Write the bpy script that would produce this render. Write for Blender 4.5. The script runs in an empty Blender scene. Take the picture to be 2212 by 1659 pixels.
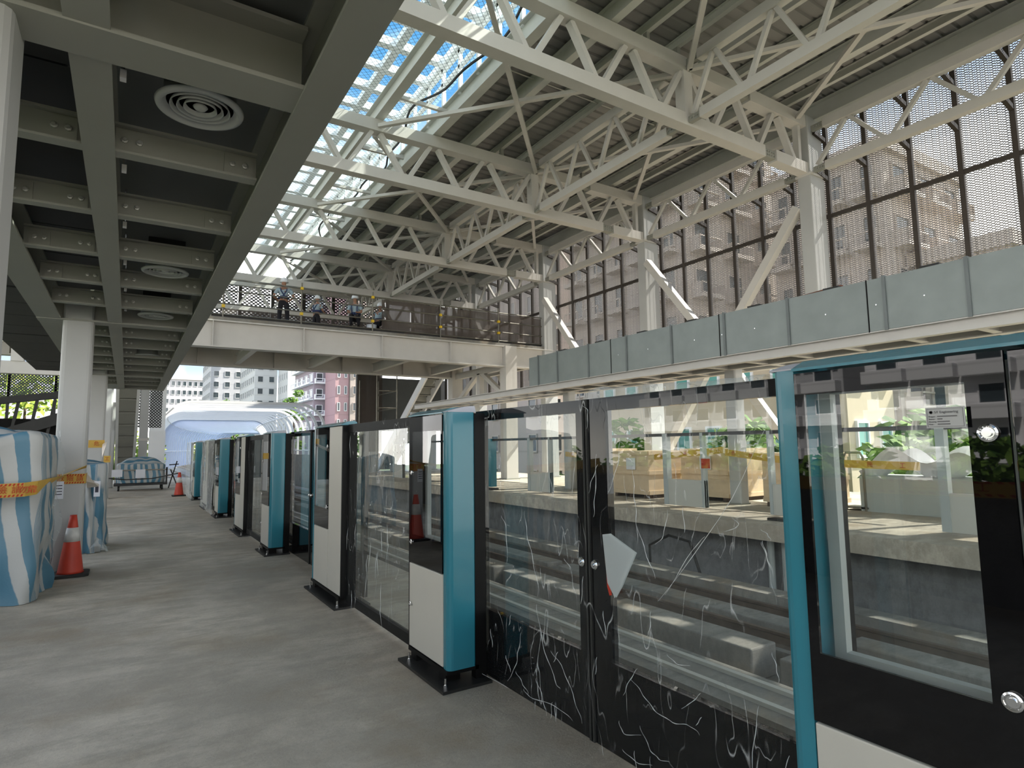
import bpy, math, random
from mathutils import Vector, Matrix, noise
random.seed(7)
R = math.radians
scene = bpy.context.scene
col = scene.collection
PI = math.pi

# ---------------------------------------------------------------- camera
cam_d = bpy.data.cameras.new('camera'); cam = bpy.data.objects.new('camera', cam_d); col.objects.link(cam)
yaw, pitch, roll = R(32.566), R(5.826), R(-0.7725)
F = Vector((math.sin(yaw)*math.cos(pitch), math.cos(yaw)*math.cos(pitch), math.sin(pitch)))
Rt0 = Vector((math.cos(yaw), -math.sin(yaw), 0)); U0 = Rt0.cross(F)
Rt = math.cos(roll)*Rt0 + math.sin(roll)*U0; U = -math.sin(roll)*Rt0 + math.cos(roll)*U0
m = Matrix.Identity(4)
for i in range(3):
    m[i][0] = Rt[i]; m[i][1] = U[i]; m[i][2] = -F[i]
m[2][3] = 1.45
cam.matrix_world = m
cam_d.sensor_width = 36; cam_d.sensor_fit = 'HORIZONTAL'; cam_d.lens = 1298.5/2212*36
cam_d.clip_start = .05; cam_d.clip_end = 1500
scene.camera = cam

# ---------------------------------------------------------------- world, sun, exposure
W = bpy.data.worlds.new('sky'); scene.world = W; W.use_nodes = True
wn = W.node_tree; wn.nodes.clear()
wo = wn.nodes.new('ShaderNodeOutputWorld'); bg = wn.nodes.new('ShaderNodeBackground')
tc = wn.nodes.new('ShaderNodeTexCoord'); sep = wn.nodes.new('ShaderNodeSeparateXYZ'); ramp = wn.nodes.new('ShaderNodeValToRGB')
nz = wn.nodes.new('ShaderNodeTexNoise'); nz.inputs['Scale'].default_value = 3.2; nz.inputs['Detail'].default_value = 6
cr = wn.nodes.new('ShaderNodeValToRGB'); mx = wn.nodes.new('ShaderNodeMixRGB')
wn.links.new(tc.outputs['Generated'], sep.inputs[0]); wn.links.new(sep.outputs['Z'], ramp.inputs[0])
ramp.color_ramp.elements[0].position = 0.0; ramp.color_ramp.elements[0].color = (.92, .87, .79, 1)
ramp.color_ramp.elements[1].position = .52; ramp.color_ramp.elements[1].color = (.05, .16, .33, 1)
e = ramp.color_ramp.elements.new(.34); e.color = (.60, .62, .62, 1)
e = ramp.color_ramp.elements.new(.12); e.color = (.22, .28, .36, 1)
e = ramp.color_ramp.elements.new(.20); e.color = (.85, .84, .80, 1)
wn.links.new(tc.outputs['Generated'], nz.inputs['Vector']); wn.links.new(nz.outputs['Fac'], cr.inputs[0])
cr.color_ramp.elements[0].position = .50; cr.color_ramp.elements[1].position = .66
wn.links.new(cr.outputs[0], mx.inputs[0]); wn.links.new(ramp.outputs[0], mx.inputs[1]); mx.inputs[2].default_value = (1, 1, 1, 1)
wn.links.new(mx.outputs[0], bg.inputs[0]); bg.inputs[1].default_value = 3.4
wn.links.new(bg.outputs[0], wo.inputs[0])
sun_d = bpy.data.lights.new('sun', 'SUN'); sun_d.energy = 16; sun_d.angle = R(.6); sun_d.color = (1, .95, .86)
sun = bpy.data.objects.new('sun', sun_d); col.objects.link(sun)
sun.rotation_euler = (Vector((.66, -.17, .73))).to_track_quat('Z', 'Y').to_euler()
vs = scene.view_settings
vs.view_transform = 'Standard'; vs.look = 'None'; vs.gamma = 1; vs.use_curve_mapping = False; vs.exposure = 0.0
cy = scene.cycles
cy.max_bounces = 7; cy.diffuse_bounces = 4; cy.glossy_bounces = 3; cy.transparent_max_bounces = 24; cy.transmission_bounces = 4
cy.caustics_reflective = False; cy.caustics_refractive = False; cy.sample_clamp_indirect = 6

# ---------------------------------------------------------------- materials
class NT:
    def __init__(s, name):
        s.m = bpy.data.materials.new(name); s.m.use_nodes = True; s.t = s.m.node_tree; s.t.nodes.clear()
        s.out = s.n('OutputMaterial')
    def n(s, ty, **k):
        nd = s.t.nodes.new('ShaderNode'+ty)
        for a, v in k.items(): setattr(nd, a, v)
        return nd
    def l(s, a, b): s.t.links.new(a, b)
    def setv(s, sock, v):
        if hasattr(v, 'links') or hasattr(v, 'is_linked'): s.l(v, sock)
        else: sock.default_value = v
    def math(s, op, a, b=None, c=None):
        nd = s.n('Math', operation=op); s.setv(nd.inputs[0], a)
        if b is not None: s.setv(nd.inputs[1], b)
        if c is not None: s.setv(nd.inputs[2], c)
        return nd.outputs[0]
    def coord(s): return s.n('TexCoord').outputs['Object']
    def noise(s, vec, sc, det=3, rough=.5, scale=None):
        nd = s.n('TexNoise'); nd.inputs['Scale'].default_value = sc; nd.inputs['Detail'].default_value = det; nd.inputs['Roughness'].default_value = rough
        if scale:
            mp = s.n('Mapping'); mp.inputs['Scale'].default_value = scale; s.l(vec, mp.inputs[0]); vec = mp.outputs[0]
        s.l(vec, nd.inputs['Vector']); return nd.outputs['Fac']
    def ramp(s, fac, stops):
        nd = s.n('ValToRGB'); s.l(fac, nd.inputs[0]); cr = nd.color_ramp
        while len(cr.elements) < len(stops): cr.elements.new(.5)
        for e, (p, c) in zip(cr.elements, stops): e.position = p; e.color = (c, c, c, 1) if isinstance(c, (int, float)) else (*c, 1)
        return nd.outputs[0]
    def mixc(s, f, a, b, mode='MIX'):
        nd = s.n('MixRGB', blend_type=mode); s.setv(nd.inputs[0], f)
        for i, v in ((1, a), (2, b)):
            if isinstance(v, tuple): nd.inputs[i].default_value = (*v, 1)
            else: s.l(v, nd.inputs[i])
        return nd.outputs[0]
    def bsdf(s, color=(.5, .5, .5), rough=.5, metal=0, spec=.5, bump=None, bstr=.3, bdist=.01, coat=0):
        p = s.n('BsdfPrincipled')
        if isinstance(color, tuple): p.inputs['Base Color'].default_value = (*color, 1)
        else: s.l(color, p.inputs['Base Color'])
        s.setv(p.inputs['Roughness'], rough); p.inputs['Metallic'].default_value = metal; p.inputs['Specular IOR Level'].default_value = spec
        p.inputs['Coat Weight'].default_value = coat; p.inputs['Coat Roughness'].default_value = .05
        if bump is not None:
            b = s.n('Bump'); b.inputs['Strength'].default_value = bstr; b.inputs['Distance'].default_value = bdist; s.l(bump, b.inputs['Height']); s.l(b.outputs[0], p.inputs['Normal'])
        return p.outputs[0]
    def mix(s, f, a, b):
        nd = s.n('MixShader'); s.setv(nd.inputs[0], f); s.l(a, nd.inputs[1]); s.l(b, nd.inputs[2]); return nd.outputs[0]
    def done(s, sh): s.l(sh, s.out.inputs[0]); return s.m

def paint(name, c, rough=.45, var=.05, sc=3, metal=0, spec=.4, coat=0, bump=0):
    t = NT(name); v = t.coord(); nf = t.noise(v, sc, 4)
    a = tuple(x*(1-var*2) for x in c); b = tuple(min(1, x*(1+var)) for x in c)
    cc = t.mixc(nf, a, b)
    return t.done(t.bsdf(cc, rough, metal, spec, bump=t.noise(v, sc*20, 3) if bump else None, bstr=bump, coat=coat))

M = {}
M['steel'] = paint('white_steel_paint', (.57, .55, .515), .42, .04)
M['steel_grey_shaded'] = paint('grey_shaded_steel_paint', (.30, .30, .265), .5, .06, 2)  # canopy: the white paint with its shade darkened in; plain grey on small parts
M['column'] = paint('column_paint', (.45, .455, .445), .4, .03)
M['bolt'] = paint('galvanised_bolt', (.45, .45, .42), .4, .1, metal=.5)
M['teal'] = paint('teal_paint', (.025, .19, .25), .25, .04, spec=.5, coat=.3)
M['teal_dark'] = paint('dark_teal_sheet', (.012, .06, .075), .2, .05)
M['beige'] = paint('beige_panel_paint', (.52, .51, .45), .38, .015, 8)
M['black'] = paint('black_frame', (.006, .006, .006), .45, .1, spec=.15)
M['frit'] = paint('black_glass_border', (.0025, .0025, .003), .015, 0, spec=.45)
M['rubber'] = paint('dark_rubber', (.02, .02, .018), .7, .2)
M['plate'] = paint('black_base_plate', (.02, .02, .019), .5, .3, 8)
M['greycap'] = paint('grey_end_cap', (.42, .43, .47), .4, .02)
M['chrome'] = paint('chrome', (.8, .8, .8), .15, .02, metal=1)
M['innergrey'] = paint('grey_inner_frame', (.40, .43, .41), .5, .03)
M['red'] = paint('red_cone_plastic', (.52, .05, .025), .5, .15, 6)
M['orange'] = paint('orange_plastic', (.8, .16, .03), .5, .1)
M['white'] = paint('white_plastic', (.75, .75, .75), .4, .05)
M['reflective'] = paint('silver_reflective_band', (.62, .61, .58), .35, .2, 12)
M['paper'] = paint('white_paper', (.72, .73, .78), .8, .02)
M['ink'] = paint('print_ink', (.05, .05, .07), .8, 0)
M['inkred'] = paint('red_print', (.42, .03, .01), .7, 0)
M['greysign'] = paint('grey_label_sticker', (.42, .43, .42), .6, .02)
M['inkgrey'] = paint('grey_print_ink', (.13, .13, .13), .8, 0)
M['tape'] = paint('yellow_barrier_tape', (.58, .36, .06), .5, .1, 8)
M['diffuser'] = paint('white_air_diffuser', (.42, .43, .42), .45, .03)
M['ceilpanel'] = paint('dark_ceiling_board', (.12, .125, .12), .7, .1, 2)
M['void'] = paint('black_soffit', (.012, .012, .012), .9, .2)
M['purlin'] = paint('purlin_paint', (.58, .58, .54), .45, .05)
M['mull'] = paint('dark_brown_mullion', (.045, .035, .028), .5, .1)
M['darkiron'] = paint('dark_iron', (.03, .03, .03), .6, .2)
M['scaff'] = paint('galvanised_tube', (.20, .19, .16), .4, .2, 6, metal=.6)
M['yellow'] = paint('yellow_clamp', (.75, .50, .03), .5, .1)
M['rust'] = paint('rusty_steel', (.20, .07, .035), .8, .3, 8)
M['ply'] = paint('plywood', (.72, .56, .38), .7, .1, 5)
M['hood'] = paint('white_hood_paint', (.86, .87, .88), .5, .02)
M['rail'] = paint('running_rail', (.16, .12, .09), .5, .3, 6, metal=.4)
M['bucket'] = paint('white_bucket', (.62, .66, .72), .4, .05)
M['skin'] = paint('skin', (.32, .17, .11), .6, .05)
M['shirt'] = paint('light_blue_shirt', (.36, .46, .52), .8, .06)
M['trousers'] = paint('dark_trousers', (.015, .015, .02), .9, .1)
M['harness'] = paint('blue_harness', (.03, .05, .13), .7, .1)
M['helmet'] = paint('white_helmet', (.78, .80, .82), .3, .02)
M['glasspane'] = paint('window_pane', (.06, .08, .09), .08, .2, .6, spec=.8)
M['greenpane'] = paint('green_window_pane', (.12, .42, .36), .1, .1, .6, spec=.8)
M['trunk'] = paint('bark', (.10, .07, .05), .9, .2)

def concrete(name, c, stain=.35, dirt=(.30, .22, .13)):
    t = NT(name); v = t.coord()
    big = t.noise(v, .6, 6, .65, scale=(1, .8, 1)); mid = t.noise(v, 3.2, 8, .72, scale=(.6, 1.5, 1)); fine = t.noise(v, 38, 6, .8)
    cc = t.mixc(t.ramp(big, [(.40, 0), (.60, 1)]), tuple(x*(1-stain) for x in c), c)
    cc = t.mixc(t.ramp(mid, [(.44, 0), (.60, .85)]), cc, tuple(x*.62 for x in c))
    cc = t.mixc(t.ramp(fine, [(.35, .25), (.6, 0)]), cc, tuple(x*.45 for x in c))
    cc = t.mixc(t.ramp(t.noise(v, 1.1, 4, .6), [(.52, 0), (.72, .5)]), cc, dirt)
    speck = t.ramp(t.noise(v, 120, 2, .5), [(.25, .5), (.36, 0)])
    cc = t.mixc(speck, cc, tuple(x*.25 for x in c))
    hs = t.math('ADD', t.math('MULTIPLY', fine, .5), mid)
    return t.done(t.bsdf(cc, t.ramp(mid, [(.3, .55), (.7, .85)]), 0, .35, bump=hs, bstr=.6, bdist=.016))
M['floor'] = concrete('raw_concrete_floor', (.60, .53, .425), .42)
M['concrete'] = concrete('track_concrete', (.31, .295, .26), .3)
M['fascia'] = concrete('grey_fascia', (.22, .225, .225), .15, (.15, .15, .15))
M['asphalt'] = concrete('ground', (.10, .13, .06), .4, (.08, .12, .04))

def glass(name, tint=(.90, .95, .93), k=1.6, film=0.0):
    t = NT(name)
    tr = t.n('BsdfTransparent'); tr.inputs[0].default_value = (*tint, 1)
    gl = t.n('BsdfGlossy'); gl.inputs['Roughness'].default_value = 0.0; gl.inputs[0].default_value = (1, 1, 1, 1)
    fr = t.n('Fresnel'); fr.inputs[0].default_value = 1.5
    bf = t.n('NewGeometry').outputs['Backfacing']
    f = t.math('MULTIPLY', t.math('MULTIPLY', fr.outputs[0], k), t.math('SUBTRACT', 1.0, bf))
    sh = t.mix(t.math('MINIMUM', f, 1.0), tr.outputs[0], gl.outputs[0])
    if film:
        df = t.n('BsdfDiffuse'); df.inputs[0].default_value = (.6, .65, .63, 1); sh = t.mix(film, sh, df.outputs[0])
    return t.done(sh)
M['glass'] = glass('clear_glass', (.95, .965, .958), 1.7)
M['skyglass'] = glass('green_skylight_glass', (.93, .98, .965), .8)

def filmmat(name, haze=.05, crease=.5, sc=1.0):
    t = NT(name); v = t.coord()
    tr = t.n('BsdfTransparent'); tr.inputs[0].default_value = (.97, .98, .975, 1)
    n1 = t.noise(v, 3*sc, 5, .6, scale=(1, 1, .45)); n2 = t.noise(v, 14*sc, 3, .55, scale=(1, 1, .35))
    hh = t.math('ADD', n1, t.math('MULTIPLY', n2, .35))
    bp = t.n('Bump'); bp.inputs['Strength'].default_value = .9; bp.inputs['Distance'].default_value = .05; t.l(hh, bp.inputs['Height'])
    gl = t.n('BsdfGlossy'); gl.inputs['Roughness'].default_value = .10; t.l(bp.outputs[0], gl.inputs['Normal'])
    df = t.n('BsdfDiffuse'); df.inputs[0].default_value = (.85, .88, .87, 1)
    # crease lines: thin contour of stretched noise
    w = t.noise(v, 2.2*sc, 2, .5, scale=(1, 2.4, .7))
    ln = t.math('SUBTRACT', 1.0, t.math('MINIMUM', t.math('MULTIPLY', t.math('ABSOLUTE', t.math('SUBTRACT', w, .5)), 150.0), 1.0))
    w2 = t.noise(v, 5*sc, 2, .5, scale=(1, 1.6, .45))
    ln2 = t.math('SUBTRACT', 1.0, t.math('MINIMUM', t.math('MULTIPLY', t.math('ABSOLUTE', t.math('SUBTRACT', w2, .47)), 130.0), 1.0))
    msk = t.ramp(t.noise(v, 6*sc, 3, .5), [(.45, 0), (.62, 1)])
    msk2 = t.ramp(t.noise(v, 4.3*sc, 3, .5), [(.5, 0), (.66, .8)])
    lines = t.math('MAXIMUM', t.math('MULTIPLY', ln, msk), t.math('MULTIPLY', ln2, msk2))
    fac = t.math('ADD', haze, t.math('MULTIPLY', lines, crease))
    fr = t.n('Fresnel'); fr.inputs[0].default_value = 1.3; t.l(bp.outputs[0], fr.inputs['Normal'])
    bf = t.n('NewGeometry').outputs['Backfacing']
    s1 = t.mix(t.math('MULTIPLY', t.math('MINIMUM', t.math('MULTIPLY', fr.outputs[0], .6), .25), t.math('SUBTRACT', 1.0, bf)), tr.outputs[0], gl.outputs[0])
    return t.done(t.mix(t.math('MINIMUM', fac, .9), s1, df.outputs[0]))
M['film'] = filmmat('clear_plastic_film', .008, .45)
M['filmheavy'] = filmmat('crumpled_plastic_film', .22, .6, 1.6)

def perforated(name, c, pu, pv, axis, thr=.25, vor=False):
    t = NT(name); v = t.coord(); sp = t.n('SeparateXYZ'); t.l(v, sp.inputs[0])
    u = sp.outputs[axis]; z = sp.outputs['Z']
    df = t.bsdf(c, .6); tr = t.n('BsdfTransparent')
    if vor:
        vo = t.n('TexVoronoi'); vo.feature = 'DISTANCE_TO_EDGE'; vo.inputs['Scale'].default_value = vor; t.l(v, vo.inputs['Vector'])
        hole = t.math('GREATER_THAN', vo.outputs['Distance'], thr)
    else:
        a = t.math('COSINE', t.math('MULTIPLY', u, 2*PI/pu)); b = t.math('COSINE', t.math('MULTIPLY', z, 2*PI/pv))
        hole = t.math('GREATER_THAN', t.math('MULTIPLY', a, b), thr)
    return t.done(t.mix(hole, df, tr.outputs[0]))
M['mesh'] = perforated('perforated_bronze_sheet', (.30, .285, .285), .10, .060, 'Y', .18)
M['mesh_x'] = perforated('perforated_grey_sheet', (.05, .055, .055), .12, .12, 'X', .35)
M['mesh_vor'] = perforated('perforated_pattern_sheet', (.05, .05, .055), .23, .18, 'X', .12)
def netmat(name, c, p, w, ax='X', ay='Z', dense=False):
    t = NT(name); v = t.coord(); sp = t.n('SeparateXYZ'); t.l(v, sp.inputs[0])
    u = sp.outputs[ax]; z = sp.outputs[ay]; tr = t.n('BsdfTransparent')
    a = t.math('ABSOLUTE', t.math('SUBTRACT', t.math('FRACT', t.math('DIVIDE', t.math('ADD', u, z), p)), .5))
    b = t.math('ABSOLUTE', t.math('SUBTRACT', t.math('FRACT', t.math('DIVIDE', t.math('SUBTRACT', u, z), p)), .5))
    f = t.math('LESS_THAN', t.math('MINIMUM', a, b), w)
    return t.done(t.mix(f, tr.outputs[0], t.bsdf(c, .7)))
M['net'] = netmat('diamond_safety_net', (.10, .13, .13), .17, .045, 'X', 'Y')
def sheer(name, c, k):
    t = NT(name); v = t.coord(); tr = t.n('BsdfTransparent')
    return t.done(t.mix(t.math('ADD', k-.1, t.math('MULTIPLY', t.noise(v, 2, 3), .2)), tr.outputs[0], t.bsdf(c, .8)))
M['shadenet'] = sheer('brown_shade_net', (.075, .06, .05), .84)

def tarpmat():
    t = NT('striped_tarpaulin'); v = t.coord()
    at = t.n('Attribute', attribute_name='stripe').outputs['Fac']
    wob = t.math('ADD', at, t.math('MULTIPLY', t.noise(v, 5, 3), .03))
    st = t.ramp(t.math('FRACT', t.math('DIVIDE', wob, .20)), [(.0, 0), (.46, 0), (.50, 1), (.96, 1)])
    cc = t.mixc(st, (.075, .19, .27), (.42, .43, .42))
    return t.done(t.bsdf(cc, .38, 0, .5, bump=t.noise(v, 60, 2), bstr=.15, bdist=.005))
M['tarp'] = tarpmat()
def leaf(name, a, b):
    t = NT(name); v = t.coord(); cc = t.mixc(t.ramp(t.noise(v, 1.5, 4), [(.35, 0), (.65, 1)]), a, b)
    p = t.bsdf(cc, .7, 0, .2); tl = t.n('BsdfTranslucent'); t.l(cc, tl.inputs[0]); return t.done(t.mix(.3, p, tl.outputs[0]))
M['leaf'] = leaf('green_leaves', (.035, .10, .02), (.20, .32, .06))
M['leafy'] = leaf('yellow_green_leaves', (.12, .22, .03), (.42, .48, .08))
def translucent(name, c, k):
    t = NT(name); p = t.bsdf(c, .5); tl = t.n('BsdfTranslucent'); tl.inputs[0].default_value = (*c, 1); return t.done(t.mix(k, p, tl.outputs[0]))
M['hoodskin'] = translucent('translucent_hood_sheet', (.44, .53, .74), .40)
def facade(name, c, pitch, line=.85):
    t = NT(name); v = t.coord(); sp = t.n('SeparateXYZ'); t.l(v, sp.inputs[0])
    f = t.math('LESS_THAN', t.math('FRACT', t.math('DIVIDE', sp.outputs['Z'], pitch)), .05)
    cc = t.mixc(t.math('MULTIPLY', f, 1-line), t.mixc(t.noise(v, .15, 4), tuple(x*.9 for x in c), c), (0.02, .02, .02))
    return t.done(t.bsdf(cc, .8, 0, .2))
M['deck'] = paint('grey_roof_sheet', (.25, .245, .24), .6, .05)
M['duct'] = paint('galvanised_duct_sheet', (.24, .27, .262), .38, .10, 2.5, metal=.35, bump=.05)
M['ductseam'] = paint('duct_seam', (.18, .20, .20), .5, .1, metal=.3)
M['purlinb'] = M['purlin']

# ---------------------------------------------------------------- mesh helpers
class MB:
    def __init__(s): s.v = []; s.f = []
    def add(s, vs, fs):
        b = len(s.v); s.v += [tuple(q) for q in vs]; s.f += [tuple(i+b for i in q) for q in fs]; return s
    def box(s, x0, x1, y0, y1, z0, z1):
        return s.add([(x, y, z) for z in (z0, z1) for y in (y0, y1) for x in (x0, x1)], [(0, 2, 3, 1), (4, 5, 7, 6), (0, 1, 5, 4), (2, 6, 7, 3), (0, 4, 6, 2), (1, 3, 7, 5)])
    def beam(s, p, q, w, h, up=(0, 0, 1), ov=0, oh=0):
        p, q = Vector(p), Vector(q); d = (q-p).normalized(); u = Vector(up); side = d.cross(u)
        if side.length < 1e-4: side = Vector((1, 0, 0))
        side.normalize(); u = side.cross(d).normalized()
        c = [side*(a*w/2+ov)+u*(b*h/2+oh) for a, b in ((-1, -1), (1, -1), (1, 1), (-1, 1))]
        return s.add([p+k for k in c]+[q+k for k in c], [(3, 2, 1, 0), (4, 5, 6, 7), (0, 1, 5, 4), (1, 2, 6, 5), (2, 3, 7, 6), (3, 0, 4, 7)])
    def ibeam(s, p, q, w, h, tf=.02, tw=.012, up=(0, 0, 1)):
        s.beam(p, q, w, tf, up, 0, -h/2+tf/2); s.beam(p, q, w, tf, up, 0, h/2-tf/2); return s.beam(p, q, tw, h-2*tf, up)
    def tube(s, pts, r, n=8, cap=True, rs=None):
        pts = [Vector(p) for p in pts]; b = len(s.v); pu = None
        for i, p in enumerate(pts):
            d = (pts[min(i+1, len(pts)-1)]-pts[max(i-1, 0)]).normalized()
            if pu is None: pu = d.orthogonal().normalized()
            u = (pu-d*pu.dot(d)).normalized(); pu = u; w = d.cross(u); rr = rs[i] if rs else r
            for k in range(n): a = 2*PI*k/n; s.v.append(tuple(p+(u*math.cos(a)+w*math.sin(a))*rr))
        for i in range(len(pts)-1):
            for k in range(n): k2 = (k+1) % n; s.f.append((b+i*n+k, b+i*n+k2, b+(i+1)*n+k2, b+(i+1)*n+k))
        if cap: s.f.append(tuple(b+k for k in reversed(range(n)))); s.f.append(tuple(b+(len(pts)-1)*n+k for k in range(n)))
        return s
    def lathe(s, prof, c=(0, 0, 0), n=24, axis='Z'):
        b = len(s.v)
        for r, z in prof:
            for k in range(n):
                a = 2*PI*k/n; x, y = r*math.cos(a), r*math.sin(a)
                s.v.append({'Z': (c[0]+x, c[1]+y, c[2]+z), 'X': (c[0]+z, c[1]+x, c[2]+y), 'Y': (c[0]+x, c[1]+z, c[2]+y)}[axis])
        for i in range(len(prof)-1):
            for k in range(n): k2 = (k+1) % n; s.f.append((b+i*n+k, b+i*n+k2, b+(i+1)*n+k2, b+(i+1)*n+k))
        if prof[0][0] > 1e-5: s.f.append(tuple(b+k for k in reversed(range(n))))
        if prof[-1][0] > 1e-5: s.f.append(tuple(b+(len(prof)-1)*n+k for k in range(n)))
        return s
    def prism(s, prof, a0, a1, axis='Y'):      # prof: list of 2D points in the other two axes
        n = len(prof); b = len(s.v)
        for a in (a0, a1):
            for u, v in prof: s.v.append({'Y': (u, a, v), 'X': (a, u, v), 'Z': (u, v, a)}[axis])
        s.f.append(tuple(b+i for i in range(n))); s.f.append(tuple(b+n+i for i in reversed(range(n))))
        for i in range(n): j = (i+1) % n; s.f.append((b+i, b+n+i, b+n+j, b+j))
        return s
    def grid(s, fn, nu, nv):
        b = len(s.v)
        for i in range(nu+1):
            for j in range(nv+1): s.v.append(tuple(fn(i/nu, j/nv)))
        for i in range(nu):
            for j in range(nv): a = b+i*(nv+1)+j; s.f.append((a, a+nv+1, a+nv+2, a+1))
        return s
    def frame(s, axis, a0, a1, u0, u1, z0, z1, wl, wr, wb, wt):   # picture-frame of boxes; axis X: plane x, u=y
        def bx(u0, u1, z0, z1):
            s.box(a0, a1, u0, u1, z0, z1) if axis == 'X' else s.box(u0, u1, a0, a1, z0, z1)
        bx(u0, u0+wl, z0, z1); bx(u1-wr, u1, z0, z1); bx(u0+wl, u1-wr, z0, z0+wb); bx(u0+wl, u1-wr, z1-wt, z1); return s
    def build(s, name, mat, parent=None, loc=None, bevel=0, smooth=False):
        off = Vector(parent['_w']) if parent is not None else Vector(loc if loc is not None else (0, 0, 0))
        me = bpy.data.meshes.new(name); me.from_pydata([Vector(q)-off for q in s.v], [], s.f); me.update()
        me.materials.append(M[mat] if isinstance(mat, str) else mat)
        if smooth: me.polygons.foreach_set('use_smooth', [True]*len(me.polygons))
        import bmesh
        bm = bmesh.new(); bm.from_mesh(me); bmesh.ops.recalc_face_normals(bm, faces=bm.faces); bm.to_mesh(me); bm.free()
        o = bpy.data.objects.new(name, me); col.objects.link(o)
        if parent is not None: o.parent = parent; o['_w'] = tuple(off)
        else: o.location = off; o['_w'] = tuple(off)
        if bevel:
            md = o.modifiers.new('bevel', 'BEVEL'); md.width = bevel; md.segments = 2; md.limit_method = 'ANGLE'; md.harden_normals = False
        return o
def tag(o, label, cat, group=None):
    o['label'] = label; o['category'] = cat
    if group: o['group'] = group
    return o
def thing(name, label, cat, loc, group=None):
    o = bpy.data.objects.new(name, None); col.objects.link(o); o.location = loc; o.empty_display_size = .1; o['_w'] = tuple(loc); return tag(o, label, cat, group)
def struct(o): o['kind'] = 'structure'; return o
def stuff(o, label, cat): o['kind'] = 'stuff'; return tag(o, label, cat)
KIDS = {}
def copy_tree(o, parent=None, dloc=(0, 0, 0), label=None):
    c = o.copy(); col.objects.link(c)
    if parent is not None: c.parent = parent
    else:
        c.location = Vector(o.location)+Vector(dloc)
        if label: c['label'] = label
    for ch in list(o.children): copy_tree(ch, c)
    return c
ORD = ['first', 'second', 'third', 'fourth', 'fifth', 'sixth', 'seventh', 'eighth', 'ninth', 'tenth', 'eleventh', 'twelfth', 'thirteenth', 'fourteenth', 'fifteenth', 'sixteenth', 'seventeenth', 'eighteenth', 'nineteenth', 'twentieth']
def text_part(body, size, mat, parent, origin, xdir, ydir, name='lettering', align='LEFT', ext=.0004):
    cu = bpy.data.curves.new('t', 'FONT'); cu.body = body; cu.size = size; cu.align_x = align; cu.align_y = 'CENTER'; cu.extrude = ext
    to = bpy.data.objects.new('t', cu); col.objects.link(to); dg = bpy.context.evaluated_depsgraph_get(); dg.update()
    me = bpy.data.meshes.new_from_object(to.evaluated_get(dg)); bpy.data.objects.remove(to)
    x, y = Vector(xdir).normalized(), Vector(ydir).normalized(); zz = x.cross(y)
    mt = Matrix((x, y, zz)).transposed().to_4x4(); mt.translation = Vector(origin)-Vector(parent['_w'])
    me.transform(mt); me.materials.clear(); me.materials.append(M[mat])
    o = bpy.data.objects.new(name, me); col.objects.link(o); o.parent = parent; o['_w'] = parent['_w']; return o

S = 6.45          # bay length
Y0 = 9.3          # first full column line in view

# ================================================================ SETTING
PE = 2.82         # platform edge
OE = 9.55         # opposite platform edge
struct(MB().box(-3.2, PE, -9, 19, -.28, 0).build('floor', 'floor'))
struct(MB().box(-6.2, PE, 19, 36, -.28, 0).build('floor', 'floor'))
struct(MB().box(OE, 17.5, -9, 36, -.28, 0).build('floor', 'floor'))
struct(MB().box(PE-.45, PE-.38, -9, 36, -1.35, -.28).build('wall_track_side', 'fascia'))
struct(MB().box(OE+.4, OE+.5, -9, 36, -1.35, -.28).build('wall_track_side', 'fascia'))
struct(MB().box(PE-.5, OE+.5, -9, 170, -1.6, -1.3).build('floor', 'concrete'))
# plinths and rails on the track bed
def plinth(x0, x1, z1, lab, seg=0, ya=-9, yb=160):
    t = thing('track_plinth', lab, 'plinth', ((x0+x1)/2, 10, -1.3))
    if not seg: MB().box(x0, x1, ya, yb, -1.3, z1).build('concrete_base', 'concrete', t)
    else:
        y = -7.0; q = 0
        while y < 34: MB().box(x0, x1, y, y+seg-.35, -1.3, z1).build('concrete_block', 'concrete', t, bevel=.02); y += seg; q += 1
    return t
def rail_on(t, x, z, nm='running_rail', mat='rail', k=1.0):
    MB().prism([(x+q*k, z+r*k) for q, r in ((-.07, 0), (.07, 0), (.02, .03), (.02, .12), (.037, .14), (.037, .17), (-.037, .17), (-.037, .14), (-.02, .12), (-.02, .03))], -9, 160).build(nm, mat, t)
t = plinth(3.3, 3.75, -1.08, 'long plinth with rail right below our platform edge'); rail_on(t, 3.52, -1.08)
t = plinth(5.10, 5.95, -1.10, 'wide low plinth with two thin light strips, nearest seen through the doors')
for x in (5.34, 5.74): MB().box(x-.035, x+.035, -9, 36, -1.10, -1.06).build('light_strip', 'beige', t)
plinth(6.15, 6.62, -.92, 'row of raised concrete blocks between the two tracks', 2.9)
t = plinth(6.9, 7.25, -1.12, 'low plinth carrying the dark nearer rail of the far track'); rail_on(t, 7.08, -1.12)
plinth(7.45, 7.85, -.98, 'second row of raised concrete blocks on the far track', 5.8)
t = plinth(8.0, 8.3, -1.12, 'low plinth carrying the dark farther rail of the far track'); rail_on(t, 8.15, -1.12)
t = plinth(8.55, 8.95, -.92, 'raised concrete edge strip below the opposite platform')
t = thing('drain_pipes', 'bundle of upright grey pipes under the opposite platform edge', 'pipe', (9.85, 6.5, -1.3))
for i in range(4): MB().tube([(9.85, 6.0+i*.28, -1.3), (9.85, 6.0+i*.28, -.3)], .06, 10).build('pipe', 'innergrey', t)
tag(MB().tube([(9.6, 9.6, -1.28), (9.5, 9.5, -.7), (9.55, 9.0, -.45), (9.5, 8.4, -.5), (9.3, 7.9, -1.28)], .03, 6).build('black_cable', 'rubber'), 'looped black cable under the opposite platform edge', 'cable')
struct(MB().box(-260, 300, -80, 420, -12.2, -12).build('floor', 'asphalt'))

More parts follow.
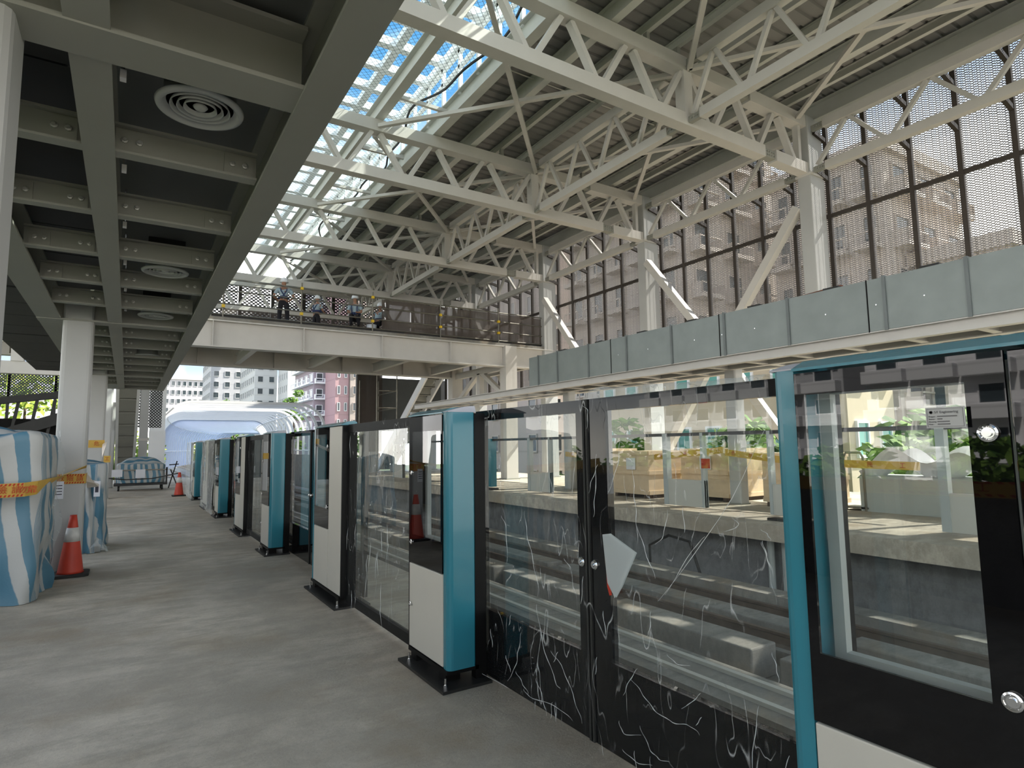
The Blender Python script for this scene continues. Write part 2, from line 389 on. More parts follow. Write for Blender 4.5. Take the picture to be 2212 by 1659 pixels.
# ================================================================ PLATFORM SCREEN DOORS
XF = 1.685
def end_post(t, y, sgn):
    # teal end cover: thin U with rounded outer corners; y = outer face, sgn=-1 outer face looks to -Y
    yi = y - sgn*.075; r = .035; pr = []
    pts = [(XF+.005, yi)]
    for a in range(0, 5):
        an = a/4*PI/2; pts.append((XF+r-r*math.cos(an), y+sgn*(-r+r*math.sin(an))))
    pts += [(1.865, y), (1.875, y-sgn*.01), (1.875, yi)]
    MB().prism(pts, .10, 1.665, 'Z').build('end_cover', 'teal', t, smooth=False)
    cp = [(XF+.0, 1.665)] + [(XF+.19*i/6, 1.670+.035*math.sin(i/6*PI*.5)) for i in range(7)] + [(1.885, 1.665)]
    MB().prism(cp, min(y, yi)-.002, max(y, yi)+.002, 'Y').build('end_cap', 'greycap', t)
    MB().box(1.878, 1.955, min(y, yi)+.01, max(y, yi)-.01, .02, 1.66).build('seal_strip', 'black', t)
def base_set(t, y0, y1):
    MB().box(1.62, 1.955, y0-.06, y1+.03, 0, .018).build('base_plate', 'plate', t)
    b = MB()
    for yy in (y0+.07, y1-.1): b.box(1.70, 1.80, yy, yy+.09, .018, .085)
    b.box(1.68, 1.9, y0+.01, y1-.01, .075, .10); b.build('pedestal', 'black', t)
    for yy in (y0+.0, y1-.06): MB().lathe([(.013, 0), (.013, .014), (.007, .0145), (.007, .05), (0, .05)], (1.665, yy, .018), 8).build('anchor_bolt', 'chrome', t)
def lock(t, y, z, r=.02, x=XF):
    MB().lathe([(r, -.004), (r, -.010), (r*.8, -.012), (r*.62, -.008), (r*.45, -.008), (r*.42, -.013), (0, -.013)], (x, y, z), 20, 'X').build('round_lock', 'chrome', t)
def top_cover(t, y0, y1):
    MB().prism([(XF-.004, 1.66), (XF-.004, 1.668), (XF+.06, 1.695), (1.80, 1.700), (1.83, 1.69), (1.83, 1.66)], y0, y1, 'Y').build('top_cover', 'teal', t)
def window_unit(t, y0, y1, z0, z1, bl, br, bb, bt):
    # front glass sheet with a black printed border, pane clear in the middle, grey inner frame behind
    MB().frame('X', XF-.003, XF+.007, y0, y1, z0, z1, bl, br, bb, bt).build('glass_border', 'frit', t)
    MB().box(XF-.003, XF+.007, y0+bl, y1-br, z0+bb, z1-bt).build('pane', 'glass', t)
    MB().frame('X', 1.80, 1.83, y0+.005, y1-.005, z0, z1-.01, .03, .035, .172, .05).build('inner_frame', 'innergrey', t)
def short_cabinet(y0, label, grp):        # y0: end looking to -Y (door side), runs to y0+.61
    t = thing('platform_gate_cabinet', label, 'platform gate cabinet', (1.75, y0+.3, 0), grp)
    end_post(t, y0, -1); base_set(t, y0, y0+.61)
    MB().box(XF, 1.83, y0+.08, y0+.60, .105, .655).build('lower_panel', 'beige', t, bevel=.004)
    MB().box(XF+.004, 1.83, y0+.595, y0+.62, .09, 1.655).build('side_trim', 'black', t)
    window_unit(t, y0+.08, y0+.595, .662, 1.652, .02, .05, .19, .02 if False else .1)
    top_cover(t, y0+.075, y0+.62)
    lock(t, y0+.555, 1.27, .017); lock(t, y0+.555, .80, .017); lock(t, y0+.565, .385, .014)
    return t
def long_cabinet(y1, label, grp, dark=False):  # y1: end looking to +Y (door side), runs to y1-1.0
    t = thing('platform_gate_cabinet', label, 'platform gate cabinet', (1.75, y1-.5, 0), grp)
    end_post(t, y1, 1); base_set(t, y1-1.0, y1)
    ym = y1-.595
    MB().box(XF, 1.83, ym+.003, y1-.08, .105, .655).build('lower_panel', 'beige', t, bevel=.004)
    window_unit(t, ym, y1-.08, .662, 1.652, .08, .03, .19, .065)
    if dark: MB().box(XF, 1.83, y1-1.0, ym-.006, .105, 1.652).build('side_panel', 'frit', t, bevel=.003)
    else: MB().box(XF, 1.83, y1-1.0, ym-.004, .105, 1.652).build('side_panel', 'beige', t, bevel=.004)
    MB().box(XF+.004, 1.83, y1-1.02, y1-.998, .09, 1.655).build('side_trim', 'black', t)
    top_cover(t, y1-1.0, y1-.075)
    lock(t, ym+.04, 1.464, .021); lock(t, ym+.04, .87, .021)
    return t
def fixed_panel(y0, y1, label, grp):
    t = thing('fixed_glass_panel', label, 'glass panel', (1.76, (y0+y1)/2, 0), grp)
    MB().frame('X', 1.745, 1.785, y0, y1, .05, 1.665, .05, .05, .075, .075).build('panel_frame', 'black', t)
    MB().box(1.758, 1.768, y0+.05, y1-.05, .125, 1.59).build('pane', 'glass', t)
    MB().box(1.755, 1.757, y0+.08, y0+.16, 1.47, 1.57).build('sticker', 'greysign', t)
    return t
def leaf_door(y0, y1, gl, gr, lk, label, grp):
    t = thing('sliding_gate_leaf', label, 'sliding door', (1.98, (y0+y1)/2, 0), grp)
    MB().frame('X', 1.98, 2.02, y0, y1, .012, 1.68, gl-y0, y1-gr, .405, .065).build('door_frame', 'frit', t)
    MB().box(1.988, 2.0, gl, gr, .417, 1.615).build('pane', 'glass', t)
    yc = y0 if lk < (y0+y1)/2 else y1
    MB().box(1.97, 2.03, yc-.012, yc+.012, .012, 1.68).build('rubber_seal', 'rubber', t)
    MB().lathe([(.024, 0), (.024, -.008), (.018, -.014), (.010, -.014), (.008, -.02), (0, -.02)], (1.98, lk, .857), 20, 'X').build('round_handle', 'chrome', t)
    return t
P = 5.46
sc_lab = ['waist-high teal and beige gate cabinet nearest left of the double glass doors', 'second teal-ended gate cabinet along the platform, behind the beige one with seam', 'third teal-ended gate cabinet, small in the distance', 'farthest wrapped short gate cabinet near the red cone']
lc_lab = ['nearest gate cabinet at right frame edge with big glass and teal post', 'beige two-panel gate cabinet left of the nearest fixed glass panel', 'grey-looking two-panel gate cabinet between second and third teal ends', 'distant wrapped two-panel gate cabinet beyond the third teal end']
fx_lab = ['film-wrapped fixed glass panel between the two nearest beige cabinets', 'fixed glass panel between second teal-ended cabinet and grey two-panel cabinet', 'fixed glass panel wrapped in film beyond the third teal end', 'last wrapped fixed glass panel beside the red cone']
G1 = 'platform gate cabinets along the platform edge'
for k in range(4):
    short_cabinet(3.39+k*P, sc_lab[k], G1)
    L = long_cabinet(1.14+k*P, lc_lab[k], G1, dark=(k == 0))
    if k == 0:
        # maker's sticker inside the top of the big window
        MB().box(1.6645, 1.6665, .622, .705, 1.478, 1.528).build('sticker', 'greysign', L)
        MB().frame('X', 1.6640, 1.6645, .625, .702, 1.481, 1.525, .0008, .0008, .0008, .0008).build('sticker_outline', 'inkgrey', L)
        text_part('ST Engineering', .0085, 'inkgrey', L, (1.6638, .686, 1.5165), (0, -1, 0), (0, 0, 1))
        MB().lathe([(.0042, 0), (.0042, -.0004), (.003, -.0004), (.003, 0)], (1.664, .693, 1.5165), 16, 'X').build('logo', 'inkgrey', L)
        for j, (a, b) in enumerate([('Project :', .042), ('Station :', .011), ('Drawing :', .026), ('Date :', .027)]):
            text_part(a, .0048, 'inkgrey', L, (1.6638, .699, 1.506-j*.0063), (0, -1, 0), (0, 0, 1)); MB().box(1.6634, 1.6638, .680-b, .680, 1.5050-j*.0063, 1.5075-j*.0063).build('print_line', 'inkgrey', L)
    fixed_panel(4.01+k*P, 5.59+k*P, fx_lab[k], 'fixed glass panels between gate cabinets')
    dl = ['nearest opening left of the big right-hand cabinet', 'opening behind the beige two-panel cabinet', 'opening behind the second teal end post', 'farthest opening down the platform'][k]
    leaf_door(2.41+k*P, 3.56+k*P, 2.485+k*P, 3.465+k*P, 2.457+k*P, 'far sliding glass leaf in the '+dl, 'sliding gate leaves')
    leaf_door(.35+k*P, 2.395+k*P, .45+k*P, 2.25+k*P, 2.356+k*P, 'near sliding glass leaf in the '+dl, 'sliding gate leaves')

FILMS = []
def film(name, x, y0, y1, z0, z1, label, mat='film', amp=.02, seed=0, gather=None):
    def fn(u, v):
        y = y0+(y1-y0)*u; z = z0+(z1-z0)*v
        n = noise.noise(Vector((y*3+seed, z*1.1, seed)))*amp + noise.noise(Vector((y*11, z*3+seed, 1)))*amp*.35
        xx = x - abs(n)
        if gather is not None: xx -= math.exp(-((y-gather)/.07)**2)*.03
        return (xx, y+noise.noise(Vector((y*2, z*2, seed)))*.008, z)
    o = MB().grid(fn, int((y1-y0)*40), int((z1-z0)*30)).build(name, mat, smooth=True); tag(o, label, 'plastic film', 'clear film wrapped on the gates'); FILMS.append(o); return o
film('plastic_film', 1.955, 1.16, 2.43, .0, 1.70, 'clear creased plastic film hanging over the near double-door leaf', seed=3, gather=2.36)
film('plastic_film', 1.965, 2.43, 3.52, .0, 1.69, 'clear creased plastic film hanging over the far double-door leaf', seed=9)
film('plastic_film', 1.735, 3.98, 5.62, .04, 1.68, 'clear creased plastic film over the nearest fixed glass panel', seed=14)
film('plastic_film', 1.735, 3.98+P, 5.62+P, .04, 1.68, 'clear plastic film over the second fixed glass panel', seed=21)
film('plastic_film', 1.650, 3.45+2*P+.5, 1.14+3*P+.02, .0, 1.68, 'cloudy plastic film wrapping the third group of gate units', 'filmheavy', .05, 30)
film('plastic_film', 1.640, 3.39+3*P, 5.8+3*P, .0, 1.68, 'cloudy plastic film wrapping the farthest gate units', 'filmheavy', .05, 41)
CR = [[(2.9, 1.078), (2.879, .956), (2.82, .807), (2.764, .638)], [(2.796, .582), (2.743, .394), (2.634, .232), (2.594, .205)], [(3.153, 1.029), (3.1, .95), (3.096, .756)], [(2.671, .373), (2.564, .308), (2.477, .19), (2.42, .1)], [(3.443, .04), (3.087, .049)], [(2.936, .097), (2.873, .075), (2.638, .105), (2.494, .086)], [(2.073, .418), (2.006, .379), (1.934, .332), (1.829, .318), (1.745, .337), (1.691, .321)], [(2.023, .235), (1.97, .165), (1.916, .142), (1.854, .155)], [(2.155, .208), (2.126, .164), (2.015, .199)], [(1.849, .581), (1.799, .557), (1.724, .569)], [(1.37, 1.099), (1.354, 1.045), (1.333, .994)], [(1.493, 1.171), (1.467, 1.144), (1.503, 1.123), (1.533, 1.114)], [(1.327, 1.506), (1.546, 1.167), (1.89, .782)], [(1.623, 1.085), (1.689, 1.023), (1.848, .818)], [(1.894, 1.018), (1.843, 1.065), (1.814, 1.172)], [(2.298, .444), (2.313, .36)], [(2.139, .092), (2.05, .074), (1.955, .101)], [(3.016, .167), (2.951, .126), (2.888, .086)], [(2.261, 1.402), (2.28, 1.2), (2.294, 1.099)], [(2.358, 1.646), (2.316, 1.609), (2.33, 1.526)], [(1.373, 1.139), (1.346, 1.122), (1.336, 1.104)], [(1.375, 1.095), (1.356, 1.044), (1.333, .981)], [(1.356, .72), (1.341, .672), (1.335, .626)], [(1.932, .735), (1.945, .653), (1.961, .623)], [(2.243, .668), (2.231, .562)]]
M['crease'] = sheer('white_film_crease', (.85, .88, .87), .55)
rc = random.Random(5)
for _ in range(22):
    y = rc.uniform(1.3, 3.4); z = rc.choice((rc.uniform(.05, .5), rc.uniform(.5, 1.5))); q = [(y, z)]
    dy, dz = rc.uniform(-.05, .05), rc.uniform(-.14, -.04)
    for _k in range(rc.choice((1, 2, 3))): q.append((q[-1][0]+dy+rc.uniform(-.02, .02), max(.03, q[-1][1]+dz))); dy += rc.uniform(-.03, .03)
    CR.append(q)
def smooth_pts(q):
    out = []
    for i in range(len(q)-1):
        p0, p1, p2, p3 = q[max(i-1, 0)], q[i], q[i+1], q[min(i+2, len(q)-1)]
        for k in range(5):
            u = k/5; out.append(tuple(.5*((2*p1[j])+(-p0[j]+p2[j])*u+(2*p0[j]-5*p1[j]+4*p2[j]-p3[j])*u*u+(-p0[j]+3*p1[j]-3*p2[j]+p3[j])*u**3) for j in (0, 1)))
    return out+[q[-1]]
for q in CR:
    host = FILMS[0] if q[0][0] < 2.43 else FILMS[1]; pts = smooth_pts(q); n_ = len(pts)
    MB().tube([(1.925-.004*math.sin(i*1.3), y, z) for i, (y, z) in enumerate(pts)], .002, 5, rs=[.0002+.0011*math.sin(PI*(i+.5)/n_)*(1+.5*math.sin(i*2.1)) for i in range(n_)]).build('crease', 'crease', host, smooth=True)
for q in range(14):
    y = rc.uniform(4.1, 5.5); z = rc.uniform(.2, 1.6); host = FILMS[2]
    MB().tube([(1.715, y, z), (1.712, y+rc.uniform(-.03, .03), z-.08), (1.715, y+rc.uniform(-.05, .05), z-.2)], .002, 5, rs=[.0005, .002, .0005]).build('crease', 'crease', host, smooth=True)
# film bunched over the head of the double doors, scrap taped to the near leaf
def bunch(u, v):
    a = v*PI; y = 1.35+u*1.02; r = .05+.02*noise.noise(Vector((y*9, v*3, 2)))
    return (1.99-math.cos(a)*r*1.1, y, 1.675+math.sin(a)*r*(.4+.6*u))
tag(MB().grid(bunch, 50, 8).build('plastic_film', 'filmheavy', smooth=True), 'bunched plastic film folded over the top rail of the near door leaf', 'plastic film')
tag(MB().add([(1.935, 2.245, 1.02), (1.93, 2.19, 1.03), (1.93, 2.02, .965), (1.93, 2.12, .80), (1.935, 2.17, .74), (1.936, 2.22, .80), (1.945, 2.245, 1.02), (1.94, 2.19, 1.03), (1.94, 2.02, .965), (1.94, 2.12, .80), (1.945, 2.17, .74), (1.946, 2.22, .80)],
    [(0, 1, 2, 3, 4, 5), (11, 10, 9, 8, 7, 6)]).build('plastic_scrap', translucent('white_plastic_scrap', (.55, .60, .60), .4)), 'frosted white plastic scrap stuck on the near door leaf', 'plastic scrap')
tag(MB().tube([(1.95, 2.24, .93), (1.95, 2.235, .9), (1.955, 2.235, .78), (1.955, 2.22, .74)], .007, 6).build('red_ribbon', 'inkred'), 'thin red ribbon hanging beside the frosted scrap', 'ribbon')

# opposite platform gates, same kinds mirrored across the tracks
XM = 12.0
def mir(t_list):
    pass
for k in range(-1, 5):
    yb = k*P+.9
    lab = ['behind the camera side', 'seen through the big right window', 'seen through the near double doors', 'seen through the far double-door leaf', 'behind the first fixed panel', 'far down'][k+1]
    t = thing('platform_gate_cabinet', f'glass gate unit with slim posts on the opposite platform, {lab}', 'platform gate', (10.25, yb, 0), 'gates on the opposite platform')
    b = MB()
    for yy, w in ((yb, .12), (yb+.62, .06), (yb+2.2, .06), (yb+3.2, .12)): b.box(10.18, 10.32, yy, yy+w, .1, 1.66)
    b.build('post', 'innergrey', t)
    MB().box(10.2, 10.3, yb, yb+.62, .1, .66).build('lower_panel', 'beige', t); MB().box(10.2, 10.3, yb+2.2, yb+3.32, .1, .66).build('lower_panel', 'beige', t)
    MB().box(10.2, 10.3, yb-2.1, yb+3.3, 1.60, 1.67).build('top_rail', 'darkiron', t)
    MB().box(10.24, 10.26, yb+.68, yb+2.2, .12, 1.6).build('pane', 'glass', t)
    MB().box(10.14, 10.36, yb-.04, yb+.14, .1, 1.68).build('end_cover', 'teal', t)
    MB().box(10.1, 10.4, yb-.1, yb+.7, 0, .05).build('base_plate', 'plate', t)
# crates and wrapped goods on the opposite platform
G2 = 'plywood crates on the opposite platform'
for (x, y, w, d, h, lab) in [(12.3, 12.3, 1.3, 1.4, 1.25, 'plywood crate on the opposite platform, leftmost in the near door leaf'), (13.2, 10.4, 1.6, 1.5, 1.3, 'large plywood crate on the opposite platform with white notice'), (12.9, 8.0, 1.2, 1.3, 1.2, 'pale plywood crate on the opposite platform near the right door edge'), (13.4, 15.4, 1.5, 1.6, 1.3, 'plywood crate on the opposite platform seen through the far leaf')]:
    t = thing('plywood_crate', lab, 'crate', (x, y, 0), G2)
    MB().box(x-w/2, x+w/2, y-d/2, y+d/2, .1, h).build('crate_body', 'ply', t)
    b = MB()
    for zz in (.1, h/2, h-.1): b.box(x-w/2-.03, x-w/2, y-d/2, y+d/2, zz, zz+.1); b.box(x-w/2, x+w/2, y-d/2-.03, y-d/2, zz, zz+.1)
    b.build('batten', 'ply', t)
    b = MB()
    for yy in (-.4, 0, .4): b.box(x-w/2, x+w/2, y+yy*d-.05, y+yy*d+.05, 0, .1)
    b.build('skid', 'trunk', t)
    MB().box(x-w/2-.034, x-w/2-.031, y-.25, y+.1, h*.6, h*.85).build('notice', 'paper', t)

def far_tape(pts, lab):
    b = MB(); n = len(pts)
    t = thing('barrier_tape', lab, 'barrier tape', pts[0])
    for a, c in zip(pts, pts[1:]): b.beam(a, c, .004, .15)
    b.build('ribbon', 'tape', t)
    for k in range(8):
        u = (k+.5)/8; i = min(int(u*(n-1)), n-2); f_ = u*(n-1)-i; p = [pts[i][j]+(pts[i+1][j]-pts[i][j])*f_ for j in range(3)]
        text_part('危險請勿靠近施工'[k], .11, 'inkred', t, (p[0]-.006, p[1]+.05, p[2]), (0, -1, 0), (0, 0, 1), ext=.001)
far_tape([(11.9, 15.5, 1.15), (11.9, 12.6, 1.0), (11.85, 9.3, 1.28)], 'yellow warning tape strung in front of the crates, left run')
far_tape([(11.85, 9.3, 1.22), (11.9, 7.5, 1.02), (11.9, 5.2, .98)], 'yellow warning tape strung in front of the crates, right run')
for (x, y, lb) in ((10.16, 8.35, 'small red notice tied on an opposite gate post'), (10.16, 12.2, 'red ribbon tied on an opposite gate, seen in the far leaf')):
    tag(MB().box(x-.02, x-.01, y, y+.22, .92, 1.12).build('red_notice', 'inkred'), lb, 'notice')
tag(MB().grid(lambda u, v: (12.9+1.1*u, 4.6+2.2*v, .95+.22*math.sin(u*5+v*3)+.16*math.sin(v*11)), 16, 24).build('white_sheeting', 'white', smooth=True), 'crumpled white sheeting over goods seen through the right window', 'sheeting')
tag(MB().box(12.9, 14.0, 4.6, 6.8, .0, .72).build('covered_goods', 'innergrey'), 'grey stacked goods below the white sheeting', 'goods')
t = thing('hand_trolley', 'grey hand trolley standing on the opposite platform', 'trolley', (12.9, 7.0, 0))
MB().tube([(12.9, 7.1, 0), (12.9, 7.1, 1.1), (12.9, 7.05, 1.2), (12.9, 6.75, 1.2), (12.9, 6.7, 1.1), (12.9, 6.7, 0)], .025, 8).build('handle_frame', 'scaff', t); MB().box(12.9, 13.3, 6.65, 7.15, .04, .08).build('toe_plate', 'scaff', t)

# ================================================================ OUR CANOPY
ZB, ZH = 3.08, .30
def canopy_beam(name, p, q, w, label, grp, h=ZH, mat='steel_grey_shaded'):
    o = MB().ibeam(p, q, w, h, .022, .014).build(name, mat, loc=p, bevel=0); return tag(o, label, 'beam', grp)
zc = ZB+ZH/2
YEND = 18.97
canopy_beam('canopy_girder', (.69, -3, zc), (.69, YEND, zc), .17, 'shade-darkened edge girder of the canopy, running along the skylight side', 'canopy steelwork', ZH+.05)
canopy_beam('canopy_girder', (-.20, -3, zc), (-.20, YEND, zc), .15, 'middle lengthwise girder of the shade-darkened canopy', 'canopy steelwork')
canopy_beam('canopy_girder', (-.88, -3, zc), (-.88, YEND, zc), .24, 'left lengthwise girder of the shade-darkened canopy ending at the column', 'canopy steelwork')
for k in (-1, 0, 1, 2):
    yb = Y0-.06+(k-1)*S if k < 3 else 0
    lab = ['wide cross beam of the canopy behind the camera', 'wide cross beam of the canopy nearest the round vent', 'wide cross beam of the canopy on the first column', 'wide cross beam of the canopy on the second column'][k+1]
    canopy_beam('canopy_cross_beam', (-1.0, yb, zc-.004), (.62, yb, zc-.004), .23, lab, 'canopy steelwork', ZH+.01)
canopy_beam('canopy_cross_beam', (-1.0, YEND, zc), (.78, YEND, zc), .15, 'last cross beam closing the far end of the canopy', 'canopy steelwork')
# minor beams with bolted ends, copies of one
def minor(y):
    t = thing('bolted_cross_beam', 'slim bolted cross beam of the canopy', 'beam', (0, y, zc), 'slim bolted cross beams under the canopy')
    MB().ibeam((-.14, y, ZB+.095), (.60, y, ZB+.095), .085, .17, .014, .01).build('right_span', 'steel_grey_shaded', t)
    MB().ibeam((-.77, y, ZB+.095), (-.27, y, ZB+.095), .085, .17, .014, .01).build('left_span', 'steel_grey_shaded', t)
    for x0, x1 in ((-.13, .03), (.42, .58), (-.74, -.60), (-.44, -.30)):
        g = MB().box(x0, x1, y-.016, y-.005, ZB+.03, ZB+.155).build('splice_plate', 'steel_grey_shaded', t)
        for j, xx in enumerate(((x0*.72+x1*.28), (x0*.28+x1*.72))):
            MB().lathe([(.018, 0), (.018, -.012), (.009, -.014), (.009, -.026), (0, -.026)], (xx, y-.016, ZB+.092), 8, 'Y').build('bolt', 'bolt', g)
    return t
pm = None
for k in (-1, 0, 1, 2):
    for j in range(1, 6):
        y = Y0-.06+(k-1)*S+j*1.075
        if y > YEND-.3: continue
        lb = f'slim bolted canopy cross beam, {ORD[j-1]} past the ' + ['beam behind the camera', 'wide beam nearest the round vent', 'wide beam on the first column', 'wide beam on the second column'][k+1]
        if pm is None: pm = minor(y); pm['label'] = lb; py = y
        else: copy_tree(pm, dloc=(0, y-py, 0), label=lb)
# ceiling boards between middle and right girder, duct pieces above
struct(MB().box(-.13, .62, -3, YEND, ZB+ZH+.04, ZB+ZH+.08).build('ceiling', 'ceilpanel'))
b = MB().lathe([(.13, 0), (.13, 1.2)], (-.60, 1.55, 3.75), 20, 'Y'); o = b.build('vent_pipe', 'column'); tag(o, 'round grey vent pipe above the near wide canopy beam', 'pipe')
# small hanging rods / clips with cable in the right bay
for k in range(6):
    y = 3.0+k*1.075
    t = thing('hanger_rod', f'thin hanging rod with clip beside the middle girder, {ORD[k]} from the camera', 'rod', (-.09, y, 3.3), 'hanger rods beside the middle girder')
    MB().tube([(-.09, y+.1, 3.42), (-.09, y+.1, 3.14)], .008, 6).build('rod', 'chrome', t); MB().box(-.10, -.075, y+.08, y+.12, 3.12, 3.16).build('clip', 'white', t)
def diffuser(y, label):
    x, z = .235, ZB+.055
    t = thing('round_air_diffuser', label, 'air diffuser', (x, y, z), 'round ceiling diffusers')
    MB().lathe([(.158, .02), (.172, -.012), (.195, -.004), (.200, .008), (.195, .012), (.165, .02), (.16, .16), (.15, .16), (.15, .02)], (x, y, z), 48).build('outer_ring', 'diffuser', t, smooth=True)
    for r in (.130, .100, .070):
        MB().lathe([(r-.022, .055), (r, .005), (r+.006, -.004), (r+.004, .010), (r-.014, .058)], (x, y, z), 40).build('vane_ring', 'diffuser', t, smooth=True)
    MB().lathe([(.0, -.004), (.024, .0), (.034, .012), (0.0, .05)], (x, y, z), 24).build('centre_cap', 'diffuser', t, smooth=True)
    MB().box(x-.15, x+.15, y-.15, y+.15, z+.17, z+.28).build('plenum_box', 'void', t)
for y, lb in ((3.22, 'big round white ceiling diffuser nearest the camera'), (6.48, 'second round ceiling diffuser, half hidden by a slim beam'), (8.72, 'third round ceiling diffuser beside the first column top'), (12.5, 'small far round ceiling diffuser, fourth along the canopy')): diffuser(y, lb)
# dark slats above the left bay, widened almost solid to block sun patches
for k in range(19):
    y = .9+k*.9
    o = MB().box(-1.9, -.26, y, y+(.88 if k % 4 else .80), 3.38, 3.56).build('sun_blocking_joist', 'darkiron'); tag(o, f'dark joist widened to block sun above the left canopy bay, {ORD[k]} from the camera', 'joist', 'dark sun-blocking joists above the left bay')

def platform_column(x, y, lab, grp, z1=3.4, w=.32, mat='column'):
    t = thing('platform_column', lab, 'column', (x, y, 0), grp)
    r = .05; pr = []
    for (cx, cy_, a0) in ((1, 1, 0), (-1, 1, 90), (-1, -1, 180), (1, -1, 270)):
        for a in range(0, 91, 30): an = R(a0+a); pr.append((x+cx*(w/2-r)+r*math.cos(an), y+cy_*(w/2-r)+r*math.sin(an)))
    MB().prism(pr, 0, z1, 'Z').build('shaft', mat, t)
    MB().box(x-w/2-.01, x+w/2+.01, y-w/2-.01, y+w/2+.01, 0, .03).build('base_collar', 'steel_grey_shaded', t)
    return t
cl = ['near left column cut by the frame edge', 'square grey column behind the striped wrapped stack and cone', 'second grey column along the left, behind the tape', 'third grey column along the left row', 'fourth grey column at the far left', 'fifth column at the far end of the left row']
for k in range(-1, 4):
    platform_column(-.58, Y0+k*S, cl[k+1], 'columns of our platform', 3.36)
MB_ = MB().box(-.745, -.415, Y0-.17, Y0+.17, 1.70, 1.705)
G3 = 'slim columns of the opposite platform'
ol = ['hidden behind the big right cabinet', 'near the right edge of the near door leaf', 'left part of the near door leaf', 'seen through the far door leaf', 'far down the opposite platform']
for k in range(-1, 4): platform_column(12.3, Y0+k*S, 'slim grey column of the opposite canopy, '+ol[k+1], G3, 3.2)

# ================================================================ OPPOSITE CANOPY + DUCT
zo = 3.275; ho = .21
for x, w, lab in ((11.21, .17, 'edge girder of the opposite canopy carrying the big duct'), (12.1, .15, 'middle girder of the opposite canopy'), (12.8, .2, 'outer girder of the opposite canopy')):
    tag(MB().ibeam((x, -4, zo), (x, 26, zo), w, ho, .02, .012).build('canopy_girder', 'steel', loc=(x, 10, zo)), lab, 'beam', 'opposite canopy steelwork')
k = 0
for i in range(-9, 16):
    y = Y0+i*1.075
    o = MB().ibeam((11.28, y, zo), (12.72, y, zo), .12, .18, .014, .01).build('bolted_cross_beam', 'steel', loc=(12, y, zo)); k += 1
    o['category'] = 'beam'; o['group'] = 'cross beams of the opposite canopy'; o['label'] = 'white cross beam of the opposite canopy under the duct'
seams = [(16.51, 0), (15.44, 0), (13.88, 0), (12.88, 1), (12.23, 0), (10.58, 0), (9.10, 1), (8.96, 0), (7.35, 0), (5.74, 1), (5.43, 0), (4.13, 0), (2.6, 0), (1.0, 1)]
ks = 11.12/11.6
t = thing('ventilation_duct', 'long galvanised rectangular air duct running above the opposite platform', 'duct', (11.6, 8, 3.38))
ys = [17.07*ks] + [s_[0]*ks for s_ in seams] + [-.6]
for i in range(len(ys)-1):
    sg = MB().box(11.13, 12.1, ys[i+1]+.012, ys[i]-.012, 3.385, 4.32).build('duct_section', 'duct', t)
    MB().lathe([(.012, 0), (.012, -.012), (0, -.012)], (11.13, (ys[i]+ys[i+1])/2, 3.85), 8, 'X').build('rivet', 'chrome', sg)
for i, (sy, thin) in enumerate(seams):
    w = .008 if thin else .028
    MB().box(11.105 if not thin else 11.12, 12.12, sy*ks-w, sy*ks+w, 3.37, 4.345 if not thin else 4.33).build('duct_flange', 'black' if thin else 'ductseam', t)
for i in range(9):
    y = 1.0+i*1.7
    tag(MB().box(11.3, 11.5, y, y+.3, 4.345, 4.40).build('duct_clamp', 'darkiron'), f'small dark strap on top of the duct, {ORD[i]} from the right', 'strap', 'straps on top of the duct')
tag(MB().beam((11.6, 6.2, 4.42), (11.9, 7.6, 4.44), .1, .1).build('rusty_beam', 'rust'), 'rusty red steel offcut lying on top of the duct', 'steel offcut')

# ================================================================ ROOF TRUSSES
ZL, ZL2, ZU, ZU2 = 8.96, 9.27, 10.34, 10.68
XC, XM_ = 15.84, 10.98
def truss(y, lab, full=True):
    t = thing('roof_truss', lab, 'roof truss', (6, y, ZL), 'white roof trusses')
    MB().box(-6, 13.9, y-.15, y+.15, ZL, ZL2).build('lower_chord', 'steel', t); MB().box(14.38, XC, y-.15, y+.15, ZL, ZL2).build('lower_chord', 'steel', t)
    MB().box(-6, 12.9, y-.16, y+.16, ZU, ZU2).build('upper_chord', 'steel', t); MB().box(13.35, XC, y-.16, y+.16, ZU, ZU2).build('upper_chord', 'steel', t)
    for (x0, x1, z0, z1) in ((13.9, 14.38, ZL+.05, ZL2-.04), (12.9, 13.35, ZU+.06, ZU2-.05)):
        sp = MB().box(x0-.05, x1+.05, y-.10, y+.10, z0, z1).build('splice', 'steel_grey_shaded', t)
        b = MB()
        for a in range(5):
            for c in range(2): b.lathe([(.018, 0), (.018, -.03), (0, -.03)], (x0+.05+a*(x1-x0-.1)/4, y-.10, z0+.06+c*.09), 6, 'Y')
        b.build('bolts', 'bolt', sp)
    for n in range(-9, 4):
        xt = XM_+1.8*n if n < 3 else XC-.1
        for xb in (XM_+1.8*n-.9, XM_+1.8*n+.9):
            if xb > 15.6 or n == 3 and xb > XC: continue
            s_ = -1 if xb < xt else 1
            MB().beam((xt+s_*.13, y, ZU), (xb-s_*.12, y, ZL2), .17, .12, up=(1, 0, 0)).build('diagonal', 'steel', t)
    MB().box(XM_-.14, XM_+.14, y-.14, y+.14, ZL2, ZU).build('post', 'steel', t)
    for x in (9.78, 10.8, 11.95, 13.1): MB().box(x-.05, x+.05, y-.06, y+.06, ZU2, 10.95).build('purlin_stub', 'steel_grey_shaded', t)
    return t
tl = ['roof truss just overhead beyond the top of the frame', 'nearest white roof truss crossing the top of the picture', 'second white roof truss from the camera', 'third white roof truss, just above the footbridge', 'fourth white roof truss, behind the workers', 'last roof truss against the patterned end wall']
t0 = truss(Y0-S, tl[0])
for k in range(0, 5): copy_tree(t0, dloc=(0, (k+1)*S, 0), label=tl[k+1])

